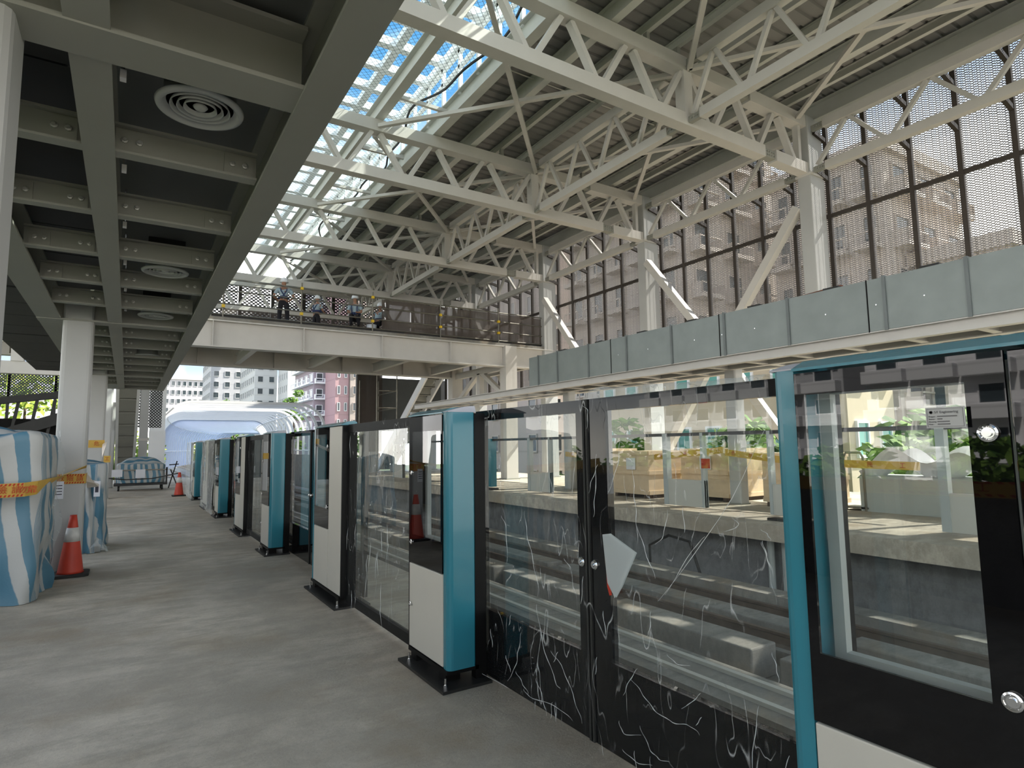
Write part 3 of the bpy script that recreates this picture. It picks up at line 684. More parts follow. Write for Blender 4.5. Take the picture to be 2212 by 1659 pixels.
def long_truss(x, y0, y1, lab, w=.2, npan=4, zl=(ZL+.02, ZL+.25), zu=(ZU+.08, ZU+.32), grp='lengthwise trusses between roof trusses'):
    t = thing('lengthwise_truss', lab, 'truss', (x, (y0+y1)/2, ZL), grp)
    a, b_ = y0+(.26 if 'wall' in lab else .16), y1-(.26 if 'wall' in lab else .16)
    MB().box(x-w/2, x+w/2, a+.35, b_-.35, *zl).build('lower_chord', 'steel', t); MB().box(x-w/2, x+w/2, a+.35, b_-.35, *zu).build('upper_chord', 'steel', t)
    b = MB()
    for yy in (a, b_-.4):
        for (z0, z1) in (zl, zu): b.box(x-w*.3, x+w*.3, yy, yy+.4, z0+.04, z1-.04)
    sp = b.build('splice', 'steel_grey_shaded', t)
    bb = MB()
    for yy in (a+.06, b_-.34):
        for q in range(4):
            for (z0, z1) in (zl, zu): bb.lathe([(.018, 0), (.018, -.03), (0, -.03)], (x-w*.3, yy+q*.08, (z0+z1)/2), 6, 'X')
    bb.build('bolts', 'bolt', sp)
    st = (b_-a)/npan
    for i in range(npan):
        ya, yc_, yb = a+i*st, a+(i+.5)*st, a+(i+1)*st
        MB().beam((x, ya+.1, zl[1]), (x, yc_-.05, zu[0]), .10, .10, up=(1, 0, 0)).build('diagonal', 'steel', t)
        MB().beam((x, yc_+.05, zu[0]), (x, yb-.1, zl[1]), .10, .10, up=(1, 0, 0)).build('diagonal', 'steel', t)
    return t
seg = ['between the overhead and nearest roof trusses', 'between the nearest and second roof trusses', 'between the second and third roof trusses', 'between the third and fourth roof trusses', 'between the fourth and last roof trusses']
t1 = long_truss(XM_, Y0-S, Y0, 'middle lengthwise truss '+seg[0])
t2 = long_truss(XC+.12, Y0-S, Y0, 'right wall truss '+seg[0], .2, 3, (ZL-.05, ZL+.18), (10.12, 10.36), 'trusses along the right wall')
for k in range(1, 5):
    copy_tree(t1, dloc=(0, k*S, 0), label='middle lengthwise truss '+seg[k]); copy_tree(t2, dloc=(0, k*S, 0), label='right wall truss '+seg[k])
# plan bracing under the roof: light diagonals from truss nodes
for k in range(-1, 4):
    ya, yb = Y0+k*S, Y0+(k+1)*S
    for (xa, xb, lb) in ((XM_, 15.4, 'right'), (XM_, 5.6, 'left')):
        for flip in (0, 1):
            p, q = ((xa, ya+.2, ZU+.12), (xb, yb-.2, ZU+.12)) if not flip else ((xa, yb-.2, ZU+.04), (xb, ya+.2, ZU+.04))
            mid = [(p[i]+q[i])/2 for i in range(3)]
            tag(MB().beam(p, q, .12, .10).build('roof_brace', 'steel', loc=mid), f'flat roof brace, {lb} side, {"falling" if flip else "rising"} diagonal, {seg[k+1]}', 'brace', 'flat bracing below the roof')

# ================================================================ ROOF
def purlin(x, z, w, h, lab, mat='purlin'):
    o = MB().ibeam((x, -6, z+h/2), (x, 35.5, z+h/2), w, h, .02, .012).build('purlin', mat, loc=(x, 15, z)); return tag(o, lab, 'purlin', 'roof purlins')
for x, z, w, h, lab in [(7.42, 10.70, .26, .55, 'deep white purlin along the edge of the skylight'), (8.66, 10.72, .20, .42, 'second deep purlin right of the skylight edge'), (9.78, 10.95, .12, .22, 'slim purlin, first after the two deep ones'), (10.8, 10.95, .12, .22, 'slim purlin just left of the middle truss line'), (11.95, 10.95, .12, .22, 'slim purlin just right of the middle truss line'), (13.1, 10.95, .12, .22, 'slim purlin, second right of the middle truss line'), (14.5, 10.80, .22, .36, 'deeper purlin between middle and wall trusses'), (15.45, 10.95, .12, .22, 'slim purlin next to the wall edge beam'), (16.35, 10.62, .3, .5, 'deep edge beam above the right wall'), (5.62, 10.68, .26, .50, 'deep white beam down the middle of the skylight'), (2.6, 10.68, .26, .5, 'deep white beam at the hidden left edge of the skylight'), (.5, 10.95, .12, .22, 'slim purlin above our canopy'), (-2, 10.95, .12, .22, 'slim purlin over the left roof'), (-4, 10.95, .12, .22, 'slim purlin at the far left of the roof')]:
    purlin(x, z, w, h, lab)
def deck(x0, x1, nm='ceiling'):
    b = MB(); z = 11.19; y = -6; n = 0; b0 = 0; prof = []
    while y < 36:
        prof += [(y, z), (y+.22, z), (y+.25, z+.05), (y+.30, z+.05), (y+.33, z)]; y += .33
    vs_ = []; fs = []
    for i, (yy, zz) in enumerate(prof): vs_ += [(x0, yy, zz), (x1, yy, zz)]
    for i in range(len(prof)-1): fs.append((2*i, 2*i+1, 2*i+3, 2*i+2))
    b.add(vs_, fs); b.box(x0, x1, -6, 36, z+.12, z+.16)
    return struct(b.build(nm, 'deck'))
deck(7.42, 17.0); deck(-6, 2.6)
for x in (8.1, 9.25, 10.3, 11.4, 12.5):
    for k in range(4):
        y = 12.2+k*S-S*(x > 9)
        tag(MB().tube([(x-.5, y, 11.02), (x+.5, y, 11.02)], .018, 6).build('sag_rod', 'steel', loc=(x, y, 11.02)), 'thin white tie rod between two roof purlins', 'rod', 'tie rods between purlins')
# skylight monitor: glazed lid with frames, right side glazed wall
XS0, XS1, ZS = 2.6, 7.42, 12.7
sk = thing('skylight', 'long glazed skylight with white frames and greenish glass', 'skylight', (5, 15, 11.2))
MB().box(XS0, XS1, -5, 35, ZS, ZS+.02).build('glazing', 'skyglass', sk)
for x in (2.7, 3.75, 4.85, 5.9, 6.7, 7.36):
    MB().beam((x, -5, ZS-.10), (x, 35, ZS-.10), .22 if x != 4.85 else .34, .2).build('glazing_bar', 'hood', sk)
for i in range(34):
    y = -3+i*1.12
    MB().beam((XS0, y, ZS-.12), (XS1, y, ZS-.12), .22, .24).build('cross_bar', 'hood', sk)
for x in (XS1-.02, XS0+.02):
    for i in range(38): MB().box(x-.05, x+.05, -4.9+i*1.05, -4.8+i*1.05, 11.2, ZS-.2).build('side_mullion', 'hood', sk)
    for z in (11.25, 11.95, ZS-.3): MB().box(x-.05, x+.05, -5, 35, z, z+.1).build('side_rail', 'hood', sk)
MB().box(XS0, XS0+.01, -5, 35, 11.35, ZS-.3).build('side_glazing', 'skyglass', sk)
MB().box(XS1-.01, XS1, -5, 35, 11.35, ZS-.3).build('side_glazing', 'skyglass', sk)
tag(MB().grid(lambda u, v: (XS0+u*(XS1-XS0), -5+40*v, 11.75-.18*math.sin(u*PI)-.04*math.sin(v*80)), 12, 120).build('safety_net', 'net'), 'diamond mesh safety net slung below the skylight glass', 'net')
def rope(u): y = 33-u*28; return (7.0+.25*math.sin(y*.7)+.1*math.sin(y*2.3), y, 11.3+.1*math.sin(y*1.3))
tag(MB().tube([rope(i/80) for i in range(81)], .035, 5).build('bundled_net_rope', 'darkiron'), 'dark bundled net and rope along the right side of the skylight', 'rope')
for i in range(7):
    y = 5+i*1.075*3
    tag(MB().beam((5.75, y, 10.95), (7.3, y, 10.95), .10, .1).build('skylight_strut', 'steel', loc=(6.5, y, 10.95)), f'short white strut across the skylight, {ORD[i]} from the camera', 'strut', 'short struts below the skylight')

# ================================================================ RIGHT WALL
cr_ = ['cut off beyond the right frame edge', 'largest, at the right of the picture', 'second from the right, in the middle distance', 'third from the right, beside the footbridge', 'fourth from the right, behind the footbridge rail', 'farthest, at the end wall']
for k in range(-1, 5):
    y = Y0+k*S
    t = thing('wall_column', 'tall white roof column, '+cr_[k+1], 'column', (XC+.35, y, 0), 'tall white columns along the right wall')
    MB().box(XC, XC+.70, y-.19, y+.19, 0, ZU2).build('shaft', 'column', t, bevel=.02)
    MB().box(XC-.03, XC+.6, y-.24, y+.24, ZL-.05, ZL+.02).build('collar_plate', 'steel', t)
    MB().box(XC-.05, XC+.75, y-.25, y+.25, 0, .04).build('base_plate', 'steel_grey_shaded', t)
def brace(p, q, lab, w=.24):
    mid = [(p[i]+q[i])/2 for i in range(3)]
    tag(MB().beam(p, q, w, w, up=(1, 0, 0)).build('wall_brace', 'steel', loc=mid), lab, 'brace', 'diagonal braces of the right wall')
xb = XC+.05
brace((xb, 9.55, 8.1), (xb, 12.4, 4.5), 'diagonal wall brace falling left from the largest white column')
brace((xb, 15.5, 8.1), (xb, 12.65, 4.5), 'diagonal wall brace falling right from the middle white column')
brace((xb, 9.5, .3), (xb, 12.4, 4.3), 'lower wall brace right half, seen through the doors')
brace((xb, 15.5, .3), (xb, 12.65, 4.3), 'lower wall brace left half, seen through the doors')
brace((xb, 22.0, 8.1), (xb, 19.0, 4.5), 'far wall brace beside the third white column')
brace((xb, 28.4, 8.1), (xb, 25.6, 4.5), 'far wall brace behind the footbridge rail')
xw = XC+.85
MY = [4.78+1.075*i for i in range(-9, 30)]
bays = lambda y: 'right of the largest column' if y < 9.2 else 'between the largest and second column' if y < 15.7 else 'between the second and third column' if y < 22.1 else 'beyond the third column' if y < 28.5 else 'near the end wall'
for i, y in enumerate(MY):
    tag(MB().box(xw-.06, xw+.06, y-.055, y+.055, 4.1, 11.0).build('wall_mullion', 'mull', loc=(xw, y, 4.1)), 'dark brown upright of the right wall, '+bays(y), 'mullion', 'dark uprights of the right wall, '+bays(y))
    for z, nm in ((9.05, 'lower'), (10.2, 'upper')):
        tag(MB().beam((XC+.25, y, z), (xw-.05, y-.0, z-.12), .09, .12).build('bracket_arm', 'mull', loc=(XC+.5, y, z)), f'small {nm} bracket arm holding a dark upright, '+bays(y), 'bracket', f'{nm} bracket arms, '+bays(y))
    if i < len(MY)-1:
        y1 = MY[i+1]; prof = []; n = 7
        def fn(u, v, y=y, y1=y1): return (xw+.03+(.03 if int(round(u*14)) % 2 else -.03), y+.05+(y1-y-.1)*u, 4.2+6.9*v)
        tag(MB().grid(fn, 14, 1).build('perforated_panel', 'mesh', loc=(0, 0, 0)), 'folded perforated bronze panel of the right wall, '+bays(y), 'perforated panel', 'perforated panels, '+bays(y))
for z, nm in ((7.85, 'upper'), (4.15, 'bottom')):
    tag(MB().box(xw-.05, xw+.05, -5, 35, z-.05, z+.05).build('wall_rail', 'mull', loc=(xw, 15, z)), f'long dark {nm} rail of the right wall', 'rail')
# end wall far away with patterned perforated sheet, lower opening over the tracks
YE = 35.6
for i in range(14):
    x = -7+i*1.7
    tag(MB().box(x-.08, x+.08, YE-.3, YE-.14, 5.9, 11.0).build('wall_mullion', 'mull', loc=(x, YE, 6)), f'dark upright of the end wall, {ORD[i]} from the left', 'mullion', 'dark uprights of the end wall')
    tag(MB().box(x+.09, x+1.61, YE-.02, YE+.02, 6.2, 11.1).build('perforated_panel', 'mesh_vor' if 1.5 < x < 12 else ('mesh_x' if x < 1.5 else 'mesh'), loc=(0, 0, 0)), f'patterned perforated end wall panel, {ORD[i]} from the left', 'perforated panel', 'perforated panels of the end wall')
for z in (6.15, 7.4, 8.6): tag(MB().box(-7, 16.8, YE-.3, YE-.02, z-.1, z+.1).build('wall_rail', 'steel_grey_shaded', loc=(5, YE, z)), f'horizontal rail of the end wall at {"bottom" if z < 7 else "mid height" if z < 8 else "upper height"}', 'rail')

# ================================================================ FOOTBRIDGE
YB0, YB1, ZD = 22.2, 27.3, 5.80
b_lab = ['near plate girder of the footbridge', 'far plate girder of the footbridge']
for i, y in enumerate((YB0, YB1)):
    t = thing('bridge_girder', b_lab[i], 'girder', (6, y, 4.85), 'footbridge girders')
    MB().ibeam((-5, y, 5.32), (13.7, y, 5.32), .42, .92, .04, .02).build('girder_body', 'steel', t)
    for j in range(7): MB().box(-3.65+j*2.95-.012, -3.65+j*2.95+.012, y-.20, y+.20, 4.9, 5.74).build('stiffener', 'steel', t)
t = thing('bridge_deck', 'footbridge deck slab carrying the workers', 'deck', (6, 24.7, ZD))
MB().box(-5, 16.4, YB0-.15, YB1+.2, ZD-.02, ZD+.10).build('slab', 'concrete', t)
for j in range(7): MB().ibeam((-2.2+j*2.95, YB0+.2, 5.15), (-2.2+j*2.95, YB1-.2, 5.15), .2, .4, .02, .012).build('cross_beam', 'steel', t)
for x, y, lb in ((14.0, YB0, 'near white leg of the footbridge beside the duct end'), (14.0, YB1, 'far white leg of the footbridge'), (-4.2, YB0, 'left leg of the footbridge')):
    t = thing('bridge_column', lb, 'column', (x, y, 0), 'footbridge legs')
    MB().box(x-.29, x+.29, y-.25, y+.25, 0, 5.78).build('shaft', 'steel', t)
    MB().box(x-.34, x+.34, y-.3, y+.3, 0, .05).build('base_plate', 'steel_grey_shaded', t)
tag(MB().ibeam((14.3, YB0, 5.32), (16.4, YB0, 5.32), .4, .92, .04, .02).build('bridge_girder', 'steel', loc=(15, YB0, 5)), 'short footbridge girder between its leg and the wall', 'girder')
t = thing('braced_frame', 'white braced side frame under the footbridge end', 'frame', (14, 24.7, 4))
b = MB(); MB().beam((14, YB0+.25, 4.95), (14, YB1-.25, 4.95), .25, .3).build('top_chord', 'steel', t); MB().beam((14, YB0+.25, 3.6), (14, YB1-.25, 3.6), .25, .25).build('bottom_chord', 'steel', t)
MB().beam((14, 24.7, 3.7), (14, 24.7, 4.85), .25, .25, up=(1, 0, 0)).build('middle_post', 'steel', t)
MB().beam((14, YB0+.4, 3.7), (14, 24.5, 4.85), .2, .2, up=(1, 0, 0)).build('diagonal', 'steel', t); MB().beam((14, YB1-.4, 3.7), (14, 24.9, 4.85), .2, .2, up=(1, 0, 0)).build('diagonal', 'steel', t)
t = thing('left_frame', 'pale steel frame below the left end of the footbridge', 'frame', (-3, 22, 4))
MB().box(-5, -1.2, YB0+.1, YB0+.35, 3.72, 4.08).build('beam', 'steel', t)
MB().box(-2.95, -2.65, YB0+.05, YB0+.35, 4.08, 4.86).build('post', 'steel', t)
MB().beam((-2.5, YB0+.2, 4.8), (-1.2, YB0+.2, 4.2), .2, .2).build('diagonal', 'steel', t)
MB().beam((-4.6, YB0+.2, 4.2), (-3.0, YB0+.2, 4.8), .2, .2).build('diagonal', 'steel', t)
# tube railing
PX = [2.55, 5.13, 7.80, 10.70, 13.50, 16.34]
for i, x in enumerate(PX):
    t = thing('scaffold_post', f'upright scaffold tube of the bridge railing, {ORD[i]} from the left', 'post', (x, YB0-.02, ZD+.1), 'railing posts on the footbridge')
    MB().tube([(x, YB0-.02, ZD+.10), (x, YB0-.02, 7.45)], .03, 8).build('tube', 'scaff', t)
    for z in (6.35, 6.85) if i > 2 else (7.24, 6.3): MB().box(x-.05, x+.05, YB0-.08, YB0+.02, z-.05, z+.05).build('clamp', 'yellow', t)
for z, nm in ((6.02, 'lowest'), (6.40, 'second'), (6.86, 'third'), (7.26, 'top')):
    tag(MB().tube([(2.2, YB0+.02, z), (16.5, YB0+.02, z)], .025, 8).build('scaffold_rail', 'scaff', loc=(8, YB0, z)), f'{nm} horizontal tube of the bridge railing', 'rail', 'railing tubes on the footbridge')
tag(MB().box(2.2, 16.4, YB0+.05, YB0+.07, ZD+.1, ZD+.24).build('toe_board', 'darkiron', loc=(9, YB0, 6)), 'dark toe board along the footbridge edge', 'board')
tag(MB().grid(lambda u, v: (8.2+8.1*u, YB0+.06+.03*math.sin(u*30), ZD+.12+1.3*v), 60, 4).build('shade_net', 'shadenet'), 'brown debris netting tied to the right part of the railing', 'netting')
tag(MB().grid(lambda u, v: (3+13.2*u, YB1-.1+.03*math.sin(u*30), ZD+.12+1.4*v), 60, 4).build('shade_net', 'shadenet'), 'brown netting behind the workers on the far railing', 'netting')
tag(MB().lathe([(.0, 0), (.17, 0), (.20, .42), (.19, .42), (.165, .02), (0, .02)], (8.05, 23.0, ZD+.1), 20).build('white_bucket', 'bucket'), 'white bucket beside the crouching workers on the bridge', 'bucket')

# workers -----------------------------------------------------------------
def skin(name, verts, edges, mat, parent, sub=1):
    off = Vector(parent['_w']); me = bpy.data.meshes.new(name); me.from_pydata([Vector(v[:3])-off for v in verts], edges, []); me.update()
    o = bpy.data.objects.new(name, me); col.objects.link(o); o.parent = parent; o['_w'] = tuple(off)
    o.modifiers.new('skin', 'SKIN'); me.skin_vertices[0].data[0].use_root = True
    for i, v in enumerate(verts): me.skin_vertices[0].data[i].radius = (v[3], v[4] if len(v) > 4 else v[3])
    sb = o.modifiers.new('sub', 'SUBSURF'); sb.levels = sub; sb.render_levels = sub
    dg = bpy.context.evaluated_depsgraph_get(); dg.update()
    m2 = bpy.data.meshes.new_from_object(o.evaluated_get(dg)); o.modifiers.clear(); o.data = m2; m2.materials.clear(); m2.materials.append(M[mat])
    m2.polygons.foreach_set('use_smooth', [True]*len(m2.polygons)); return o
def worker(x, y, z, face, lab, pose='stand', arms='hips'):
    t = thing('person', lab, 'person', (x, y, z), 'workers on the footbridge')
    c, s_ = math.cos(face), math.sin(face)
    def T(a, b, h): return (x+a*c-b*s_, y+a*s_+b*c, z+h)        # a: right, b: forward
    if pose == 'stand': hip, kn, ft, lean = .92, .48, .06, .03
    else: hip, kn, ft, lean = .42, .50, .06, .22
    kf = 0 if pose == 'stand' else .38
    neck = hip+.50; hd = neck+.20
    V = [(*T(0, 0, hip), .12, .15), (*T(0, lean*.5, hip+.25), .11, .15), (*T(0, lean, neck-.06), .10, .16), (*T(0, lean+.01, neck+.04), .05), (*T(0, lean+.02, hd-.03), .085), (*T(0, lean+.02, hd+.08), .09)]
    E_ = [(0, 1), (1, 2), (2, 3), (3, 4), (4, 5)]
    arm = {}
    for sd in (-1, 1):
        n = len(V)
        sh = T(sd*.20, lean, neck-.06)
        if arms == 'hips': el, wr, hn = T(sd*.36, lean-.05, neck-.32), T(sd*.22, lean+.10, hip+.08), T(sd*.17, lean+.14, hip+.03)
        else: el, wr, hn = T(sd*.27, lean+.08, neck-.33), T(sd*.15, lean+.32, neck-.38), T(sd*.12, lean+.40, neck-.38)
        V += [(*sh, .06), (*el, .045), (*wr, .03), (*hn, .038)]; E_ += [(2, n), (n, n+1), (n+1, n+2), (n+2, n+3)]
        arm[sd] = (sh, el, wr, hn)
    legs = {}
    for sd in (-1, 1):
        n = len(V); a, b_, d, e_ = T(sd*.10, 0, hip-.06), T(sd*.13, kf, kn), T(sd*.15, kf*.55-.02, ft+.02), T(sd*.16, kf*.55+.14, ft-.02)
        V += [(*a, .085), (*b_, .06), (*d, .042), (*e_, .04)]; E_ += [(0, n), (n, n+1), (n+1, n+2), (n+2, n+3)]; legs[sd] = (a, b_, d, e_)
    skin('body', V, E_, 'skin', t, 2)
    sv = [(*T(0, 0, hip), .14, .17), (*T(0, lean*.5, hip+.25), .13, .17), (*T(0, lean, neck-.06), .115, .175), (*T(0, lean, neck-.01), .07)]; se = [(0, 1), (1, 2), (2, 3)]
    for sd in (-1, 1):
        sh, el = Vector(arm[sd][0]), Vector(arm[sd][1]); n = len(sv); sv += [(*sh, .08), (*(sh.lerp(el, .75)), .072)]; se += [(2, n), (n, n+1)]
    skin('shirt', sv, se, 'shirt', t, 1)
    tv = [(*T(0, 0, hip+.06), .145, .17), (*T(0, 0, hip-.04), .14, .17)]; te = [(0, 1)]
    for sd in (-1, 1):
        a, b_, d, e_ = legs[sd]; n = len(tv); tv += [(*a, .105), (*b_, .085), (*d, .07)]; te += [(1, n), (n, n+1), (n+1, n+2)]
    skin('trousers', tv, te, 'trousers', t, 1)
    for sd in (-1, 1):
        d, e_ = legs[sd][2], legs[sd][3]; b = MB(); b.tube([Vector(d)-Vector((0, 0, .03)), Vector(e_)-Vector((0, 0, 0))], .055, 8, rs=[.055, .045]); b.build('boot', 'black', t, smooth=True)
    b = MB()
    for sd in (-1, 1):
        b.tube([T(sd*.10, lean*.5+.17, hip+.10), T(sd*.11, lean+.15, neck-.12), T(sd*.11, lean, neck+.03), T(sd*.10, lean-.16, neck-.12), T(-sd*.05, lean*.5-.18, hip+.14)], .022, 6)
    for h in (.12, .16): b.tube([T(.185*math.sin(a/10*2*PI), lean*.5+.175*math.cos(a/10*2*PI), hip+h) for a in range(11)], .03, 6)
    b.build('safety_harness', 'harness', t, smooth=True)
    hx, hy, hz = T(0, lean+.02, hd+.03)
    MB().lathe([(.165, .0), (.135, .02), (.13, .08), (.10, .14), (.05, .17), (0, .18)], (hx, hy, hz), 20).build('hard_hat', 'helmet', t, smooth=True)
    return t
worker(4.62, 22.75, ZD+.10, R(-12), 'tallest worker in pale shirt and white helmet standing with back turned on the bridge', 'stand', 'hips')
worker(5.95, 23.3, ZD+.0, R(-60), 'second worker in white helmet standing in profile behind the railing on the bridge', 'stand', 'front').scale = (.85, .85, .85)
worker(7.45, 23.1, ZD+.33, R(150), 'worker in white helmet crouching beside the white bucket on the bridge', 'crouch', 'front')
worker(8.35, 23.2, ZD+.25, R(-50), 'rightmost worker crouching by the second yellow clamp on the bridge', 'crouch', 'hips')
tag(MB().box(7.1, 7.8, 22.95, 23.25, ZD+.10, ZD+.36).build('tool_box', 'darkiron'), 'dark box the crouching worker sits on', 'box'); tag(MB().box(8.1, 8.7, 23.05, 23.4, ZD+.10, ZD+.30).build('tool_box', 'rust'), 'low brown box under the rightmost worker', 'box')

# stairs from the bridge to each platform
def stair(x0, x1, ya, za, yb, zb, lab, nst=14):
    t = thing('staircase', lab, 'staircase', ((x0+x1)/2, ya, zb))
    for x, nm in ((x0, 'near'), (x1, 'far')): MB().beam((x, ya, za), (x, yb, zb), .10, .42).build('stringer', 'hood', t)
    b = MB()
    for i in range(nst):
        u = i/nst; y = ya+(yb-ya)*u; z = za+(zb-za)*u
        b.box(x0+.05, x1-.05, y, y+(yb-ya)/nst+.04, z-.02, z+.03); b.box(x0+.05, x1-.05, y+(yb-ya)/nst, y+(yb-ya)/nst+.03, z+(zb-za)/nst, z)
    b.build('treads', 'steel_grey_shaded', t)
    return t
stair(12.72, 13.62, 27.75, 5.3, 35.2, .1, 'white stair descending from the bridge to the opposite platform')
t = stair(-.36, .26, 23.5, 4.3, 32.5, .1, 'grey stair with solid soffit descending from the bridge behind the canopy')
b = MB()
for i in range(9):
    u0, u1 = i/9*.9, (i+1)/9*.9-.012
    b.beam((-.05, 23.5+9*u0, 4.1-4.2*u0), (-.05, 23.5+9*u1, 4.1-4.2*u1), .62, .05)
b.build('soffit_panels', 'steel_grey_shaded', t)
t = thing('scaffold_tower', 'tube scaffold with dark netting beside the white stair', 'scaffold', (11, 31, 0))
for x in (10.9, 12.0):
    for y in (30.2, 33.0): MB().tube([(x, y, 0), (x, y, 5.2)], .035, 8).build('upright', 'scaff', t)
for z in (2.6, 3.5, 4.4):
    MB().tube([(10.9, 30.2, z), (12.0, 30.2, z)], .03, 8).build('ledger', 'scaff', t); MB().tube([(12.0, 30.2, z), (12.0, 33.0, z)], .03, 8).build('ledger', 'scaff', t)
MB().box(10.85, 12.3, 33.2, 33.25, 1.2, 5.6).build('dark_netting', 'shadenet', t)
tag(MB().box(11.15, 11.75, 34.3, 34.5, 0, 5.7).build('service_panel', 'darkiron'), 'dark ribbed service panel between pink house and scaffold', 'panel')
tag(MB().box(11.95, 12.4, 34.1, 34.5, 0, 5.7).build('end_pillar', 'column'), 'grey end pillar right of the dark ribbed panel', 'pillar')
tag(MB().box(11.78, 11.9, 34.1, 34.3, 0, 5.7).build('white_pipe', 'hood'), 'upright white pipe between dark panel and grey pillar', 'pipe')
tag(MB().box(12.4, 17, 34.6, 34.8, 2.4, 5.6).build('back_panel', 'ceilpanel'), 'dark back wall panel behind the scaffold', 'panel')

# ================================================================ FAR END OF OUR PLATFORM
t = thing('end_pillar', 'pale sunlit pillar at the far end of the platform', 'pillar', (.56, 30, 0))
MB().box(.40, .72, 29.8, 30.1, 0, 4.2).build('shaft', 'column', t); MB().box(.36, .76, 29.76, 30.14, 1.85, 1.95).build('collar', 'steel', t)
for x0, x1, lb in ((.26, .40, 'narrow perforated strip left of the pale end pillar'), (.72, 1.2, 'perforated strip right of the pale end pillar')):
    tag(MB().box(x0, x1, 29.9, 29.94, 2.4, 4.2).build('perforated_panel', 'mesh_x'), lb, 'perforated panel')
tag(MB().box(.80, 1.45, 31.6, 31.7, -.2, 2.3).build('white_barrier', 'hood'), 'white barrier panel between end pillar and tunnel hood', 'panel')
tag(MB().box(.85, 1.5, 33.4, 33.5, -.2, 4.6).build('white_barrier', 'hood'), 'tall white panel at the mouth of the tunnel hood', 'panel')
# dark escalator frame seen between left stack and column
t = thing('escalator_frame', 'dark escalator truss behind the wrapped stack at far left', 'escalator', (-2.6, 24, 0))
MB().beam((-4.2, 24, 1.6), (-1.6, 24, 2.6), .3, .35).build('truss_chord', 'darkiron', t); MB().beam((-4.2, 24, 2.9), (-1.55, 24, 3.3), .3, .2).build('truss_chord', 'darkiron', t)
for i in range(6): MB().beam((-4.0+i*.45, 24, 1.6), (-3.8+i*.45, 24, 3.1), .08, .12, up=(0, 1, 0)).build('truss_web', 'darkiron', t)
MB().box(-4.4, -1.45, 24.4, 24.6, .2, 2.5).build('side_skirt', 'void', t)
tag(MB().box(-6, -1.3, 33.0, 33.2, 0, 2.7).build('low_wall', 'darkiron'), 'dark low wall at the far left of the platform', 'wall')
for i, x in enumerate((-4.42, -2.82)): tag(MB().box(x, x+.1, 33.0, 33.1, 2.7, 4.9).build('wall_post', 'darkiron'), f'thin dark post on the far left low wall, {ORD[i]} from the left', 'post')
for i in range(3):
    tag(MB().box(-6+i*1.6, -4.45+i*1.6, 33.0, 33.04, 3.75, 4.9).build('perforated_panel', 'mesh_x'), f'dark perforated sheet above the far left wall, {ORD[i]} from the left', 'perforated panel', 'perforated sheets at far left')

# ================================================================ TUNNEL HOOD
RC = 235.
def hx(y): return 6.1+max(0, y-40)**2/(2*RC)
prof = []
hw, zt, rr = 4.65, 4.3, 1.75
def hood_prof(off):
    pts = [(-hw-off, -.5), (-hw-off, 1.2)]
    for a in range(0, 91, 9): an = R(a); pts.append((-hw+rr-(rr+off)*math.cos(an), zt-rr+(rr+off)*math.sin(an)))
    return pts + [(-p[0], p[1]) for p in reversed(pts)]
n = 0
hp = hood_prof(0)
for i in range(44):
    y = 39.2+i*1.9
    b = MB(); ho_, hi = hood_prof(.0), hood_prof(-.15); m_ = len(ho_)
    vs_ = []
    for yy in (y-.07, y+.07):
        for pr in (ho_, hi): vs_ += [(hx(y)+p[0], yy, p[1]) for p in pr]
    fs = []
    for j in range(m_-1): fs += [(j, j+1, 2*m_+j+1, 2*m_+j), (m_+j, 3*m_+j, 3*m_+j+1, m_+j+1), (j, m_+j, m_+j+1, j+1), (2*m_+j, 2*m_+j+1, 3*m_+j+1, 3*m_+j)]
    b.add(vs_, fs); o = b.build('hood_rib', 'hood', loc=(hx(y), y, 0))
    tag(o, 'curved white rib of the noise hood over the tracks' if i else 'first curved white rib at the mouth of the noise hood', 'rib', 'white ribs of the noise hood' if i else None)
b = MB(); sk_ = hood_prof(.03); 
for i in range(43):
    y0_, y1_ = 39.2+i*1.9, 39.2+(i+1)*1.9
    if i == 0: pass
    n0 = len(b.v); vs_ = [(hx(y0_)+p[0], y0_, p[1]) for p in sk_]+[(hx(y1_)+p[0], y1_, p[1]) for p in sk_]; m_ = len(sk_)
    b.add(vs_, [(j, j+1, m_+j+1, m_+j) for j in range(m_-1) if not (i < 12 and j > 3) and not (i < 30 and j > m_-10)])
tag(b.build('hood_sheeting', 'hoodskin'), 'pale translucent sheeting of the long noise hood over the tracks', 'sheeting')
for j, (dx, z) in enumerate([(-4.55, 1.4), (-3.95, 3.95), (3.95, 3.95), (4.55, 1.4)]):
    pts = [(hx(39+q*2)+dx, 39+q*2, z-.1) for q in range(42)]
    tag(MB().tube(pts, .04, 6).build('hood_purlin', 'hood'), f'lengthwise white tube inside the noise hood, {ORD[j]} from the left', 'tube', 'lengthwise tubes inside the hood')
o = MB().box(10.55, 10.75, 36, 60, -1.3, 1.0).build('parapet', 'concrete'); tag(o, 'concrete parapet beside the tracks under the hood ribs', 'parapet')
o = MB().box(1.2, 1.4, 36, 60, -1.3, .7).build('parapet', 'concrete'); tag(o, 'concrete parapet on the left of the tracks before the hood', 'parapet')

